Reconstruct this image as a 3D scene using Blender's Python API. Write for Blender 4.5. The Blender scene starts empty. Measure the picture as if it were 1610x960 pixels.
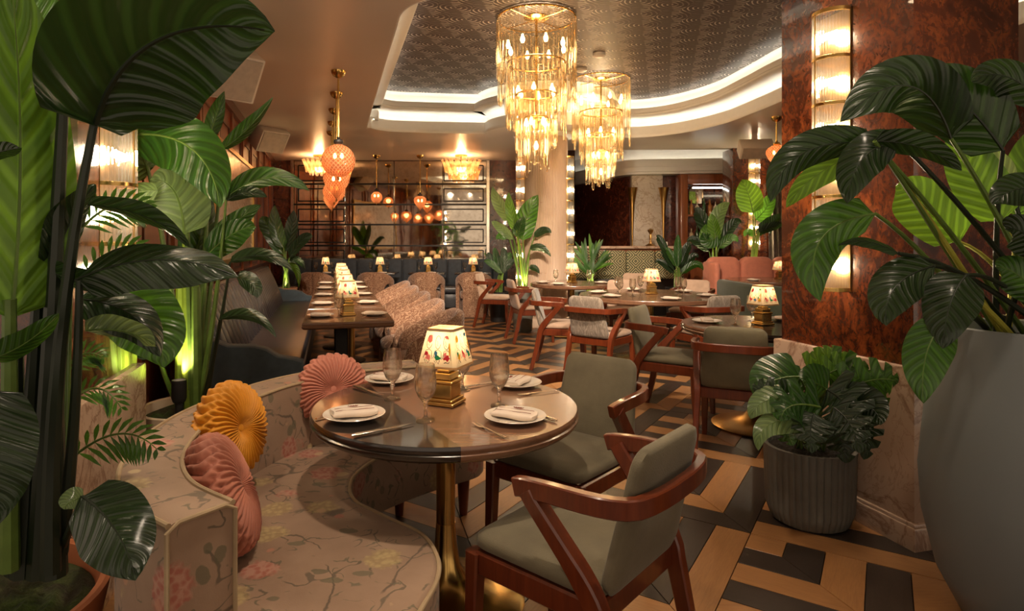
import bpy, bmesh, math, random
from mathutils import Vector, Matrix
random.seed(7)
R = math.radians
sc = bpy.context.scene
col = sc.collection

# ---------------------------------------------------------------- camera
W, H, F, PU, PV, EYE = 1610, 960, 960.0, 760.0, 377.0, 1.372
cam_d = bpy.data.cameras.new('camera'); cam = bpy.data.objects.new('camera', cam_d); col.objects.link(cam)
cam.location = (0, 0, EYE); cam.rotation_euler = (R(90), 0, 0)
cam_d.sensor_fit = 'HORIZONTAL'; cam_d.sensor_width = 36.0; cam_d.lens = F / W * 36.0
cam_d.shift_x = (W / 2 - PU) / W; cam_d.shift_y = (PV - H / 2) / W
cam_d.clip_start = 0.05; cam_d.clip_end = 100
sc.camera = cam
# ---------------------------------------------------------------- world, exposure
wd = bpy.data.worlds.new('world'); sc.world = wd; wd.use_nodes = True
wbg = wd.node_tree.nodes['Background']
wbg.inputs[0].default_value = (1.0, 0.78, 0.58, 1); wbg.inputs[1].default_value = 0.36
sc.view_settings.view_transform = 'Standard'; sc.view_settings.look = 'None'
sc.view_settings.gamma = 1.0; sc.view_settings.use_curve_mapping = False
sc.view_settings.exposure = 1.12
try:
    sc.cycles.use_denoising = True; sc.cycles.caustics_reflective = False; sc.cycles.caustics_refractive = False
    sc.cycles.use_adaptive_sampling = True; sc.cycles.adaptive_threshold = 0.06; sc.cycles.max_bounces = 6; sc.cycles.diffuse_bounces = 3; sc.cycles.glossy_bounces = 3
    sc.cycles.transmission_bounces = 6; sc.cycles.transparent_max_bounces = 16
    sc.cycles.sample_clamp_indirect = 4.0; sc.cycles.sample_clamp_direct = 0.0
except Exception: pass

# room directions: AX runs into the room, BX across it
AX = Vector((-0.24, 0.971, 0)).normalized(); BX = Vector((AX.y, -AX.x, 0))
ROOM = math.atan2(BX.y, BX.x)            # rotation that takes +x onto BX
CEIL = 3.065

def at(u, v, z):                          # floor-plan point of a pixel at height z
    d = (EYE - z) * F / (v - PV)
    return Vector(((u - PU) * d / F, d, z))
def pt(u, v, d):
    return Vector(((u - PU) * d / F, d, EYE - (v - PV) * d / F))

# ---------------------------------------------------------------- scene helpers
def tag(o, label=None, cat=None, group=None, kind=None):
    if label: o['label'] = label
    if cat: o['category'] = cat
    if group: o['group'] = group
    if kind: o['kind'] = kind
    return o
def thing(name, label, cat, loc=(0, 0, 0), rz=0, group=None):
    o = bpy.data.objects.new(name, None); col.objects.link(o); o.empty_display_size = .05
    o.location = loc; o.rotation_euler = (0, 0, rz)
    return tag(o, label, cat, group)
def obj(name, me, parent=None, mat=None):
    o = bpy.data.objects.new(name, me); col.objects.link(o)
    if parent: o.parent = parent
    if mat is not None:
        if len(me.materials) == 0: me.materials.append(mat)
    return o
KIDS = {}
def copy_tree(o, parent=None):
    c = o.copy(); col.objects.link(c); c.parent = parent
    for ch in o.children: copy_tree(ch, c)
    return c
def place(proto, first, loc, rz=0, label=None, group=None, scale=None):
    o = proto if first else copy_tree(proto)
    o.location = loc; o.rotation_euler = (0, 0, rz)
    if scale: o.scale = (scale,) * 3
    if label: o['label'] = label
    if group: o['group'] = group
    return o
def point_light(name, loc, power, color, radius, parent=None):
    l = bpy.data.lights.new(name, 'POINT'); l.energy = power; l.color = color; l.shadow_soft_size = radius
    o = bpy.data.objects.new(name, l); col.objects.link(o); o.location = loc
    if parent: o.parent = parent
    return o
def spot_light(name, loc, target, power, color, angle, blend=.5, radius=.03, parent=None):
    l = bpy.data.lights.new(name, 'SPOT'); l.energy = power; l.color = color; l.spot_size = R(angle); l.spot_blend = blend; l.shadow_soft_size = radius
    o = bpy.data.objects.new(name, l); col.objects.link(o); o.location = loc
    o.rotation_euler = (Vector(target) - Vector(loc)).to_track_quat('-Z', 'Y').to_euler()
    if parent: o.parent = parent
    return o

# ---------------------------------------------------------------- mesh builder
def unit(v): return v.normalized() if v.length > 1e-9 else Vector((0, 0, 1))
class MB:
    def __init__(s): s.v = []; s.f = []; s.uv = {}; s.M = None
    def add(s, vs, fs, uvs=None):
        o = len(s.v)
        if s.M is not None: vs = [s.M @ Vector(p) for p in vs]
        s.v += [tuple(p) for p in vs]
        for f in fs: s.f.append(tuple(i + o for i in f))
        if uvs:
            for i, w in enumerate(uvs): s.uv[o + i] = w
        return s
    def box(s, c, d, rot=None, taper=1.0):
        x, y, z = d[0] / 2, d[1] / 2, d[2] / 2
        vs = [Vector((sx * x * (taper if sz < 0 else 1), sy * y * (taper if sz < 0 else 1), sz * z)) for sz in (-1, 1) for sy in (-1, 1) for sx in (-1, 1)]
        if rot is not None: vs = [rot @ p for p in vs]
        return s.add([p + Vector(c) for p in vs], [(0, 2, 3, 1), (4, 5, 7, 6), (0, 1, 5, 4), (2, 6, 7, 3), (0, 4, 6, 2), (1, 3, 7, 5)])
    def rbox(s, c, d, r=.01, seg=2, rot=None):
        bm = bmesh.new(); bmesh.ops.create_cube(bm, size=1)
        for p in bm.verts: p.co = Vector((p.co.x * d[0], p.co.y * d[1], p.co.z * d[2]))
        bmesh.ops.bevel(bm, geom=bm.edges[:], offset=min(r, min(d) * .49), segments=seg, profile=.5, affect='EDGES')
        bm.verts.index_update()
        vs = [(rot @ p.co if rot is not None else p.co) + Vector(c) for p in bm.verts]
        fs = [tuple(q.index for q in f.verts) for f in bm.faces]; bm.free()
        return s.add(vs, fs)
    def prism(s, poly, z0, z1):
        n = len(poly)
        vs = [(p[0], p[1], z0) for p in poly] + [(p[0], p[1], z1) for p in poly]
        fs = [tuple(range(n - 1, -1, -1)), tuple(range(n, 2 * n))] + [(i, (i + 1) % n, n + (i + 1) % n, n + i) for i in range(n)]
        return s.add(vs, fs)
    def loops(s, loops, cap0=True, cap1=True, closed=True, uvs=None):
        n = len(loops[0]); vs = [p for l in loops for p in l]; fs = []
        for k in range(len(loops) - 1):
            for i in range(n if closed else n - 1):
                j = (i + 1) % n
                fs.append((k * n + i, k * n + j, (k + 1) * n + j, (k + 1) * n + i))
        if cap0: fs.append(tuple(range(n - 1, -1, -1)))
        if cap1: fs.append(tuple((len(loops) - 1) * n + i for i in range(n)))
        return s.add(vs, fs, uvs)
    def lathe(s, prof, seg=24, c=(0, 0, 0), a0=0, a1=2 * math.pi, cap=True):
        full = abs(a1 - a0 - 2 * math.pi) < 1e-6
        n = seg if full else seg + 1
        L = [[(c[0] + max(r, 1e-5) * math.cos(a0 + (a1 - a0) * i / seg), c[1] + max(r, 1e-5) * math.sin(a0 + (a1 - a0) * i / seg), c[2] + z) for i in range(n)] for r, z in prof]
        return s.loops(L, cap and full, cap and full, full)
    def tube(s, path, rad, seg=8, cap=True, flat=None, up=None):
        path = [Vector(p) for p in path]; n = len(path)
        if not isinstance(rad, (list, tuple)): rad = [rad] * n
        L = []; prev = None
        for i, p in enumerate(path):
            t = unit(path[min(i + 1, n - 1)] - path[max(i - 1, 0)])
            if prev is None:
                h = Vector(up) if up is not None else (Vector((0, 0, 1)) if abs(t.z) < .9 else Vector((1, 0, 0)))
                a = unit(h - t * h.dot(t))
            else: a = unit(prev - t * prev.dot(t))
            prev = a; b = t.cross(a); fl = flat if flat else 1.0
            L.append([p + a * (rad[i] * fl * math.cos(2 * math.pi * k / seg)) + b * (rad[i] * math.sin(2 * math.pi * k / seg)) for k in range(seg)])
        return s.loops(L, cap, cap)
    def band(s, path, w, h, up=(0, 0, 1), bev=.25):     # rectangular section swept along a path, softened corners
        path = [Vector(p) for p in path]; n = len(path); L = []
        if not isinstance(w, (list, tuple)): w = [w] * n
        if not isinstance(h, (list, tuple)): h = [h] * n
        for i, p in enumerate(path):
            t = unit(path[min(i + 1, n - 1)] - path[max(i - 1, 0)])
            b = unit(t.cross(Vector(up))); a = b.cross(t)
            x, y = w[i] / 2, h[i] / 2; e = bev * min(x, y)
            L.append([p + b * px + a * py for px, py in ((-x + e, -y), (x - e, -y), (x, -y + e), (x, y - e), (x - e, y), (-x + e, y), (-x, y - e), (-x, -y + e))])
        return s.loops(L)
    def grid(s, fn, nu, nv, cu=False, cv=False):
        vs = []; uvs = []
        for j in range(nv if cv else nv + 1):
            for i in range(nu if cu else nu + 1):
                u, v = i / nu, j / nv
                vs.append(fn(u, v)); uvs.append((u, v))
        n = nu if cu else nu + 1; m = nv if cv else nv + 1; fs = []
        for j in range(nv):
            for i in range(nu):
                i2, j2 = (i + 1) % n, (j + 1) % m
                fs.append((j * n + i, j * n + i2, j2 * n + i2, j2 * n + i))
        return s.add(vs, fs, uvs)
    def mesh(s, name, smooth=35):
        me = bpy.data.meshes.new(name); me.from_pydata(s.v, [], s.f); me.update()
        if s.uv:
            ul = me.uv_layers.new(name='UVMap'); data = [0.0] * (2 * len(me.loops))
            vi = [0] * len(me.loops); me.loops.foreach_get('vertex_index', vi)
            for k, i in enumerate(vi):
                w = s.uv.get(i, (0, 0)); data[2 * k] = w[0]; data[2 * k + 1] = w[1]
            ul.data.foreach_set('uv', data)
        if smooth:
            me.polygons.foreach_set('use_smooth', [True] * len(me.polygons))
            if smooth < 180: me.set_sharp_from_angle(angle=R(smooth))
        return me
    def build(s, name, mat, parent=None, smooth=35):
        me = s.mesh(name, smooth); me.materials.append(mat)
        return obj(name, me, parent)
def bez(p0, p1, p2, n):
    p0, p1, p2 = Vector(p0), Vector(p1), Vector(p2)
    return [(1 - t) ** 2 * p0 + 2 * t * (1 - t) * p1 + t * t * p2 for t in [i / n for i in range(n + 1)]]
def smooth_path(pts, n=6, closed=False):      # Catmull-Rom
    P = [Vector(p) for p in pts]; out = []; m = len(P)
    rng = range(m if closed else m - 1)
    for i in rng:
        if closed: a, b, c, d = P[(i - 1) % m], P[i], P[(i + 1) % m], P[(i + 2) % m]
        else: a, b, c, d = P[max(i - 1, 0)], P[i], P[i + 1], P[min(i + 2, m - 1)]
        for k in range(n):
            t = k / n
            out.append(.5 * ((2 * b) + (c - a) * t + (2 * a - 5 * b + 4 * c - d) * t * t + (3 * b - a - 3 * c + d) * t ** 3))
    if not closed: out.append(P[-1])
    return out
def struct(name, mb, mat, smooth=35):
    o = mb.build(name, mat, None, smooth); o['kind'] = 'structure'; return o
ORD = ['first', 'second', 'third', 'fourth', 'fifth', 'sixth', 'seventh', 'eighth', 'ninth', 'tenth']

# ---------------------------------------------------------------- materials
class NT:
    def __init__(s, name):
        s.m = bpy.data.materials.new(name); s.m.use_nodes = True; s.t = s.m.node_tree; s.n = s.t.nodes; s.l = s.t.links
        s.b = s.n['Principled BSDF']; s.out = s.n['Material Output']
    def new(s, ty, **kw):
        n = s.n.new(ty)
        for k, v in kw.items():
            if k.startswith('_'): setattr(n, k[1:], v)
            else:
                key = k.replace('__', ' ')
                s.set(n.inputs[int(key[1:]) if key[0] == 'i' and key[1:].isdigit() else key], v)
        return n
    def set(s, inp, v):
        if isinstance(v, bpy.types.NodeSocket): s.l.new(v, inp)
        elif isinstance(v, bpy.types.Node): s.l.new(v.outputs[0], inp)
        elif isinstance(v, (tuple, list)) and len(v) == 3 and inp.type == 'RGBA': inp.default_value = (*v, 1)
        else: inp.default_value = v
    def P(s, **kw):
        for k, v in kw.items(): s.set(s.b.inputs[k.replace('__', ' ')], v)
        return s
    def coord(s, kind='Object', scale=(1, 1, 1), rot=(0, 0, 0), loc=(0, 0, 0)):
        tc = s.new('ShaderNodeTexCoord'); mp = s.new('ShaderNodeMapping')
        s.l.new(tc.outputs[kind], mp.inputs[0]); mp.inputs['Scale'].default_value = scale; mp.inputs['Rotation'].default_value = rot; mp.inputs['Location'].default_value = loc
        return mp.outputs[0]
    def noise(s, vec, scale=5, detail=4, rough=.55, dist=0):
        n = s.new('ShaderNodeTexNoise', Scale=float(scale), Detail=float(detail), Roughness=rough, Distortion=float(dist))
        if vec is not None: s.l.new(vec, n.inputs['Vector'])
        return n.outputs['Fac']
    def vor(s, vec, scale=5, feature='F1', rnd=1.0, out='Distance'):
        n = s.new('ShaderNodeTexVoronoi', _feature=feature, Scale=float(scale), Randomness=rnd)
        s.l.new(vec, n.inputs['Vector']); return n.outputs[out]
    def ramp(s, fac, stops, interp='LINEAR'):
        n = s.new('ShaderNodeValToRGB'); s.l.new(fac, n.inputs[0]); cr = n.color_ramp; cr.interpolation = interp
        while len(cr.elements) < len(stops): cr.elements.new(.5)
        for e, (p, c) in zip(cr.elements, stops):
            e.position = p; e.color = (*c, 1) if isinstance(c, (tuple, list)) else (c, c, c, 1)
        return n.outputs[0]
    def math(s, op, a, b=0.0, c=0.0):
        n = s.new('ShaderNodeMath', _operation=op); s.set(n.inputs[0], a); s.set(n.inputs[1], b); s.set(n.inputs[2], c); return n.outputs[0]
    def mix(s, fac, a, b, blend='MIX'):
        n = s.new('ShaderNodeMix', _data_type='RGBA', _blend_type=blend)
        s.set(n.inputs[0], fac); s.set(n.inputs[6], a); s.set(n.inputs[7], b); return n.outputs[2]
    def bump(s, h, strength=.3, dist=.01):
        n = s.new('ShaderNodeBump', Strength=strength, Distance=dist); s.l.new(h, n.inputs['Height']); s.l.new(n.outputs[0], s.b.inputs['Normal']); return n
    def sep(s, vec):
        n = s.new('ShaderNodeSeparateXYZ'); s.l.new(vec, n.inputs[0]); return n.outputs
    def comb(s, x, y, z):
        n = s.new('ShaderNodeCombineXYZ'); s.set(n.inputs[0], x); s.set(n.inputs[1], y); s.set(n.inputs[2], z); return n.outputs[0]
    def mixsh(s, fac, a, b):
        n = s.new('ShaderNodeMixShader'); s.set(n.inputs[0], fac); s.l.new(a.outputs[0] if isinstance(a, bpy.types.Node) else a, n.inputs[1]); s.l.new(b.outputs[0] if isinstance(b, bpy.types.Node) else b, n.inputs[2]); return n
    def surf(s, sh): s.l.new(sh.outputs[0], s.out.inputs['Surface']); return s.m
MT = {}
def plain(name, c, rough=.5, metal=0, coat=0, sheen=0, spec=None, var=.12, vs=14, bump=0, bs=60, bd=.004):
    n = NT(name); vec = n.coord()
    f = n.noise(vec, vs, 5)
    d = tuple(x * (1 - var) for x in c); e = tuple(min(1, x * (1 + var)) for x in c)
    n.P(Base__Color=n.ramp(f, [(.3, d), (.7, e)]), Roughness=rough, Metallic=float(metal))
    if coat: n.P(Coat__Weight=coat, Coat__Roughness=.06)
    if sheen: n.P(Sheen__Weight=sheen, Sheen__Roughness=.4)
    if bump: n.bump(n.noise(vec, bs, 3), bump, bd)
    MT[name] = n.m; return n.m
def emis(name, c, s):
    n = NT(name); n.P(Base__Color=c, Emission__Color=c, Emission__Strength=float(s), Roughness=.4); MT[name] = n.m; return n.m
def glassy(name, tint, gloss=.25, rough=.03, diff=0.0, dcol=None, gcol=(1, 1, 1)):
    n = NT(name)
    tr = n.new('ShaderNodeBsdfTransparent', Color=tint); gl = n.new('ShaderNodeBsdfGlossy', Color=gcol, Roughness=rough)
    lw = n.new('ShaderNodeLayerWeight', Blend=.5)
    fc_ = n.math('MULTIPLY_ADD', n.math('POWER', lw.outputs['Facing'], 2.4), gloss * 2.6, .055)
    sh = n.mixsh(fc_, tr, gl)
    if diff:
        tl = n.new('ShaderNodeBsdfTranslucent', Color=dcol or tint); df = n.new('ShaderNodeBsdfDiffuse', Color=dcol or tint)
        sh = n.mixsh(diff, sh, n.mixsh(.5, tl, df))
    MT[name] = n.m; return n.surf(sh)
def shade_mat(name, c, trans=.6):
    n = NT(name); n.P(Base__Color=c, Roughness=.8)
    tl = n.new('ShaderNodeBsdfTranslucent', Color=c)
    MT[name] = n.m; return n.surf(n.mixsh(trans, n.b, tl))

# floor planks
def oak(name, c0, c1, rough):
    n = NT(name); oi = n.new('ShaderNodeObjectInfo'); rnd = oi.outputs['Random']
    tc = n.new('ShaderNodeTexCoord'); add = n.new('ShaderNodeVectorMath', _operation='ADD')
    n.l.new(tc.outputs['Object'], add.inputs[0]); n.l.new(n.comb(n.math('MULTIPLY', rnd, 37.0), n.math('MULTIPLY', rnd, 11.0), 0.0), add.inputs[1])
    mp = n.new('ShaderNodeMapping'); n.l.new(add.outputs[0], mp.inputs[0]); mp.inputs['Scale'].default_value = (2.2, 26, 2)
    g = n.noise(mp.outputs[0], 2.2, 6, .65, 1.2); g2 = n.noise(mp.outputs[0], 9, 3, .6)
    base = n.mix(.35, n.ramp(g, [(.28, c0), (.72, c1)]), n.ramp(g2, [(.3, c0), (.7, c1)]))
    br = n.math('MULTIPLY_ADD', rnd, .35, .82)
    hv = n.new('ShaderNodeHueSaturation', Value=br, Color=base)
    n.P(Base__Color=hv.outputs[0], Roughness=n.math('MULTIPLY_ADD', g, .18, rough), Specular__IOR__Level=.5)
    n.bump(g2, .08, .003); MT[name] = n.m
oak('oak_light', (.27, .118, .040), (.44, .215, .080), .27)
oak('oak_dark', (.022, .015, .012), (.052, .036, .027), .25)
plain('joint', (.012, .008, .006), .7)

def wood(name, c0, c1, rough=.3, coat=.4, axis=2, sc_=1.0):
    n = NT(name); s = [22 * sc_, 22 * sc_, 22 * sc_]; s[axis] = 1.6 * sc_
    vec = n.coord(scale=s); g = n.noise(vec, 1.6, 6, .6, .8)
    n.P(Base__Color=n.ramp(g, [(.25, c0), (.75, c1)]), Roughness=rough, Coat__Weight=coat, Coat__Roughness=.08)
    n.bump(g, .04, .002); MT[name] = n.m
wood('chair_wood', (.075, .013, .004), (.165, .032, .009), .28, .5, 2, 1.0)
wood('panel_wood', (.20, .05, .016), (.34, .10, .035), .3, .5, 2, .6)
wood('panel_wood_dark', (.07, .016, .007), (.13, .035, .013), .3, .5, 2, .6)
wood('walnut', (.13, .06, .033), (.25, .125, .07), .27, .5, 0, .8)
wood('wenge', (.012, .008, .006), (.03, .021, .016), .22, .6, 0, .8)
wood('bar_wood', (.16, .04, .012), (.3, .085, .025), .3, .5, 2, .6)

def burl():
    n = NT('burl'); vec = n.coord(scale=(1.3, 1.3, .9))
    w = n.noise(vec, 3.0, 6, .65, 3.5); s = n.noise(vec, 22, 5, .7, 1.5); b = n.noise(vec, 1.3, 3)
    c = n.ramp(w, [(.26, (.018, .004, .002)), (.42, (.085, .017, .005)), (.55, (.2, .045, .011)), (.72, (.36, .095, .022))])
    c = n.mix(n.ramp(s, [(.45, 0.0), (.6, .75)]), c, (.028, .007, .003))
    c = n.mix(n.ramp(b, [(.35, 0.0), (.7, .6)]), c, (.06, .014, .006))
    n.P(Base__Color=c, Roughness=.22, Coat__Weight=1.0, Coat__Roughness=.025); MT['burl'] = n.m
burl()
def burl2():
    n = NT('burl_dark'); vec = n.coord(scale=(1, 1, .8))
    w = n.noise(vec, 4.0, 6, .65, 2.5); s = n.noise(vec, 20, 4, .7)
    c = n.ramp(w, [(.3, (.042, .011, .007)), (.55, (.115, .030, .016)), (.75, (.20, .06, .028))])
    c = n.mix(n.ramp(s, [(.45, 0.0), (.65, .6)]), c, (.02, .006, .004))
    n.P(Base__Color=c, Roughness=.25, Coat__Weight=1.0, Coat__Roughness=.04); MT['burl_dark'] = n.m
burl2()
def marble(name, c, vein, sc_=2.2, rough=.22):
    n = NT(name); vec = n.coord()
    a = n.noise(vec, sc_, 7, .6, 1.5); b = n.noise(vec, sc_ * 2.3, 6, .65, 2.0); g = n.noise(vec, sc_ * .6, 3)
    v1 = n.math('ABSOLUTE', n.math('SUBTRACT', a, .5)); v2 = n.math('ABSOLUTE', n.math('SUBTRACT', b, .48))
    base = n.ramp(g, [(.3, tuple(x * .78 for x in c)), (.7, c)])
    base = n.mix(n.ramp(v1, [(0, .75), (.035, 0.0)]), base, vein)
    base = n.mix(n.ramp(v2, [(0, .5), (.02, 0.0)]), base, vein)
    n.P(Base__Color=base, Roughness=rough, Coat__Weight=.4, Coat__Roughness=.05); MT[name] = n.m
marble('marble_pink', (.62, .43, .31), (.25, .13, .08))
marble('marble_white', (.72, .60, .47), (.38, .25, .16), 3.0)
def travertine():
    n = NT('travertine'); vec = n.coord(scale=(1, 1, .35)); a = n.noise(vec, 2.5, 6, .6, 1.0); b = n.noise(n.coord(scale=(1, 1, 3)), 6, 5, .6)
    c = n.ramp(a, [(.3, (.46, .31, .215)), (.7, (.66, .50, .38))])
    c = n.mix(n.ramp(b, [(.66, 0.0), (.74, .8)]), c, (.28, .13, .07))
    n.P(Base__Color=c, Roughness=.5); MT['travertine'] = n.m
travertine()
plain('ceiling_paint', (.66, .54, .44), .34, var=.02, vs=1.5)
plain('cove_paint', (.80, .74, .66), .45, var=.02)
plain('speaker_white', (.74, .65, .55), .5, var=.03)
plain('speaker_grille', (.52, .43, .34), .7, bump=.3, bs=300)
plain('brass', (.62, .40, .13), .22, 1, var=.05)
plain('brass_old', (.42, .25, .09), .3, 1, var=.2)
plain('gold_satin', (.50, .29, .09), .32, 1, var=.08)
plain('steel', (.65, .58, .50), .22, 1, var=.05)
plain('dark_metal', (.02, .016, .013), .4, .7)
plain('black_matte', (.008, .007, .007), .55)
plain('porcelain', (.74, .66, .56), .18, coat=.5, var=.03)
plain('linen', (.72, .60, .49), .85, sheen=.2, var=.05, bump=.25, bs=420, bd=.002)
plain('stitch', (.22, .05, .03), .8)
plain('velvet_green', (.150, .126, .076), .8, sheen=.15, var=.22, vs=5, bump=.25, bs=260)
plain('velvet_blue', (.030, .038, .050), .7, sheen=.15, var=.2, bump=.15, bs=200)
plain('velvet_arm', (.050, .072, .090), .7, sheen=.2, var=.2, bump=.15, bs=200)
plain('fabric_beige', (.40, .27, .19), .85, sheen=.3, var=.12, bump=.3, bs=200)
plain('fabric_pink', (.62, .22, .14), .85, sheen=.15, var=.08, bump=.2, bs=220)
plain('fabric_darkgreen', (.035, .045, .026), .8, sheen=.4, var=.15)
plain('velvet_yellow', (.62, .245, .006), .6, sheen=.1, var=.15, vs=9)
plain('velvet_rose', (.42, .145, .09), .65, sheen=.15, var=.15, vs=9)
plain('velvet_rose_light', (.52, .195, .13), .65, sheen=.15, var=.12, vs=9)
plain('piping', (.36, .26, .15), .75)
plain('terracotta', (.44, .135, .045), .7, var=.1)
plain('terracotta_pale', (.45, .23, .14), .7, var=.1)
plain('pot_cream', (.62, .48, .36), .6, var=.06)
plain('pot_grey', (.135, .13, .11), .6, var=.1, bump=.1, bs=80)
plain('pot_blue', (.165, .185, .19), .5, var=.03, vs=2)
plain('soil', (.016, .011, .007), .95, bump=.8, bs=40, bd=.02)
def moss():
    n = NT('moss'); vec = n.coord(); a = n.noise(vec, 30, 5, .7); b = n.noise(vec, 6, 3)
    n.P(Base__Color=n.mix(n.ramp(b, [(.35, 0.0), (.65, 1.0)]), n.ramp(a, [(.3, (.02, .016, .006)), (.7, (.06, .045, .02))]), n.ramp(a, [(.3, (.012, .03, .003)), (.7, (.07, .13, .012))])), Roughness=.95)
    n.bump(a, 1.0, .03); MT['moss'] = n.m
moss()
def leather():
    n = NT('leather_blue'); vec = n.coord(); a = n.noise(vec, 4, 4); v = n.vor(vec, 220)
    n.P(Base__Color=n.ramp(a, [(.3, (.016, .017, .024)), (.7, (.034, .034, .042))]), Roughness=.34, Specular__IOR__Level=.6); n.bump(v, .12, .002); MT['leather_blue'] = n.m
leather()
def stone_pat():      # bar banquette: nested zigzag diamonds
    n = NT('zigzag_fabric'); x, y, z = n.sep(n.coord(scale=(1, 1, 1)))
    t = n.math('PINGPONG', x, .14); d = n.math('ADD', n.math('ABSOLUTE', t), n.math('PINGPONG', z, .11))
    st = n.math('SINE', n.math('MULTIPLY', d, 130.0))
    n.P(Base__Color=n.mix(n.math('GREATER_THAN', st, 0.0), (.055, .06, .03), (.42, .36, .2)), Roughness=.8); MT['zigzag_fabric'] = n.m
stone_pat()
def tweed(name, scale):
    n = NT(name); vec = n.coord(); a = n.noise(vec, scale, 2, .5, 4.0)
    li = n.math('SINE', n.math('MULTIPLY', a, 40.0)); f = n.noise(vec, 180, 2)
    c = n.mix(n.ramp(li, [(.42, 0.0), (.62, 1.0)]), (.20, .088, .046), (.50, .305, .19))
    c = n.mix(.22, c, n.ramp(f, [(.3, (.2, .10, .055)), (.7, (.45, .27, .17))]))
    n.P(Base__Color=c, Roughness=.9, Sheen__Weight=.3); n.bump(li, .25, .006); MT[name] = n.m
tweed('tweed', 5.5)
def plume():         # grey plumed upholstery on the backs of some chairs
    n = NT('plume_fabric'); vec = n.coord(scale=(9, 9, 2.2)); a = n.noise(vec, 3, 5, .7, 2.5)
    n.P(Base__Color=n.ramp(a, [(.3, (.10, .075, .055)), (.5, (.2, .155, .115)), (.7, (.36, .29, .225))]), Roughness=.85, Sheen__Weight=.3); MT['plume_fabric'] = n.m
plume()
def floral():
    n = NT('floral'); vec = n.coord(); nz = n.new('ShaderNodeTexNoise', Scale=16.0, Detail=3.0); n.l.new(vec, nz.inputs['Vector'])
    va = n.new('ShaderNodeVectorMath', _operation='MULTIPLY_ADD'); n.l.new(nz.outputs['Color'], va.inputs[0]); va.inputs[1].default_value = (.035,) * 3; n.l.new(vec, va.inputs[2])
    dv = va.outputs[0]
    base = n.ramp(n.noise(vec, 5, 4), [(.3, (.25, .155, .098)), (.7, (.33, .215, .14))])
    def gate(sc_, lo): return n.ramp(n.noise(vec, sc_, 1), [(lo, 0.0), (lo + .04, 1.0)])
    # branches: contour lines of warped noise, kept only in patches
    for sc_, w, lo, c in ((3.4, .012, .46, (.085, .058, .035)), (8.0, .016, .50, (.11, .08, .05)), (14.0, .02, .55, (.12, .10, .06))):
        b = n.math('ABSOLUTE', n.math('SUBTRACT', n.noise(dv, sc_, 1.5, .5, .3), .5))
        base = n.mix(n.math('MULTIPLY', n.ramp(b, [(w * .5, .85), (w, 0.0)]), gate(sc_ * .9 + 1.3, lo)), base, c)
    # leaves
    lm = n.new('ShaderNodeMapping'); n.l.new(dv, lm.inputs[0]); lm.inputs['Scale'].default_value = (1, 2.1, 1.5); lm.inputs['Rotation'].default_value = (.3, .2, .7); lvec = lm.outputs[0]
    lv = n.vor(lvec, 10.5); lx = n.sep(n.vor(lvec, 10.5, out='Color'))[0]
    base = n.mix(n.math('MULTIPLY', n.ramp(lv, [(.30, .75), (.34, 0.0)]), n.ramp(lx, [(.74, 0.0), (.76, 1.0)])), base, (.115, .10, .055))
    # flower heads made of small petals
    fd = n.vor(dv, 5.4); fc = n.sep(n.vor(dv, 5.4, out='Color')); pet = n.vor(dv, 55.0)
    fd = n.math('ADD', fd, n.math('MULTIPLY', n.noise(vec, 60, 2), .16))
    head = n.math('MULTIPLY', n.ramp(fd, [(.40, 1.0), (.46, 0.0)]), n.ramp(fc[0], [(.22, 0.0), (.24, 1.0)]))
    colr = n.mix(n.ramp(fc[1], [(.50, 0.0), (.52, 1.0)]), (.36, .085, .058), (.48, .36, .16))
    colr = n.mix(n.ramp(pet, [(.30, .0), (.65, .75)]), colr, n.mix(n.ramp(fc[1], [(.50, 0.0), (.52, 1.0)]), (.50, .27, .19), (.30, .20, .09)))
    base = n.mix(n.math('MULTIPLY', head, .75), base, colr)
    sd = n.vor(dv, 13.0); sf = n.sep(n.vor(dv, 13.0, out='Color'))
    bud = n.math('MULTIPLY', n.ramp(sd, [(.22, 1.0), (.28, 0.0)]), n.ramp(sf[0], [(.78, 0.0), (.80, 1.0)]))
    base = n.mix(n.math('MULTIPLY', bud, .8), base, n.mix(sf[1], (.40, .11, .08), (.50, .38, .2)))
    n.P(Base__Color=base, Roughness=.75, Sheen__Weight=.12); n.bump(n.noise(vec, 260, 2), .15, .002); MT['floral'] = n.m
floral()
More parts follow.
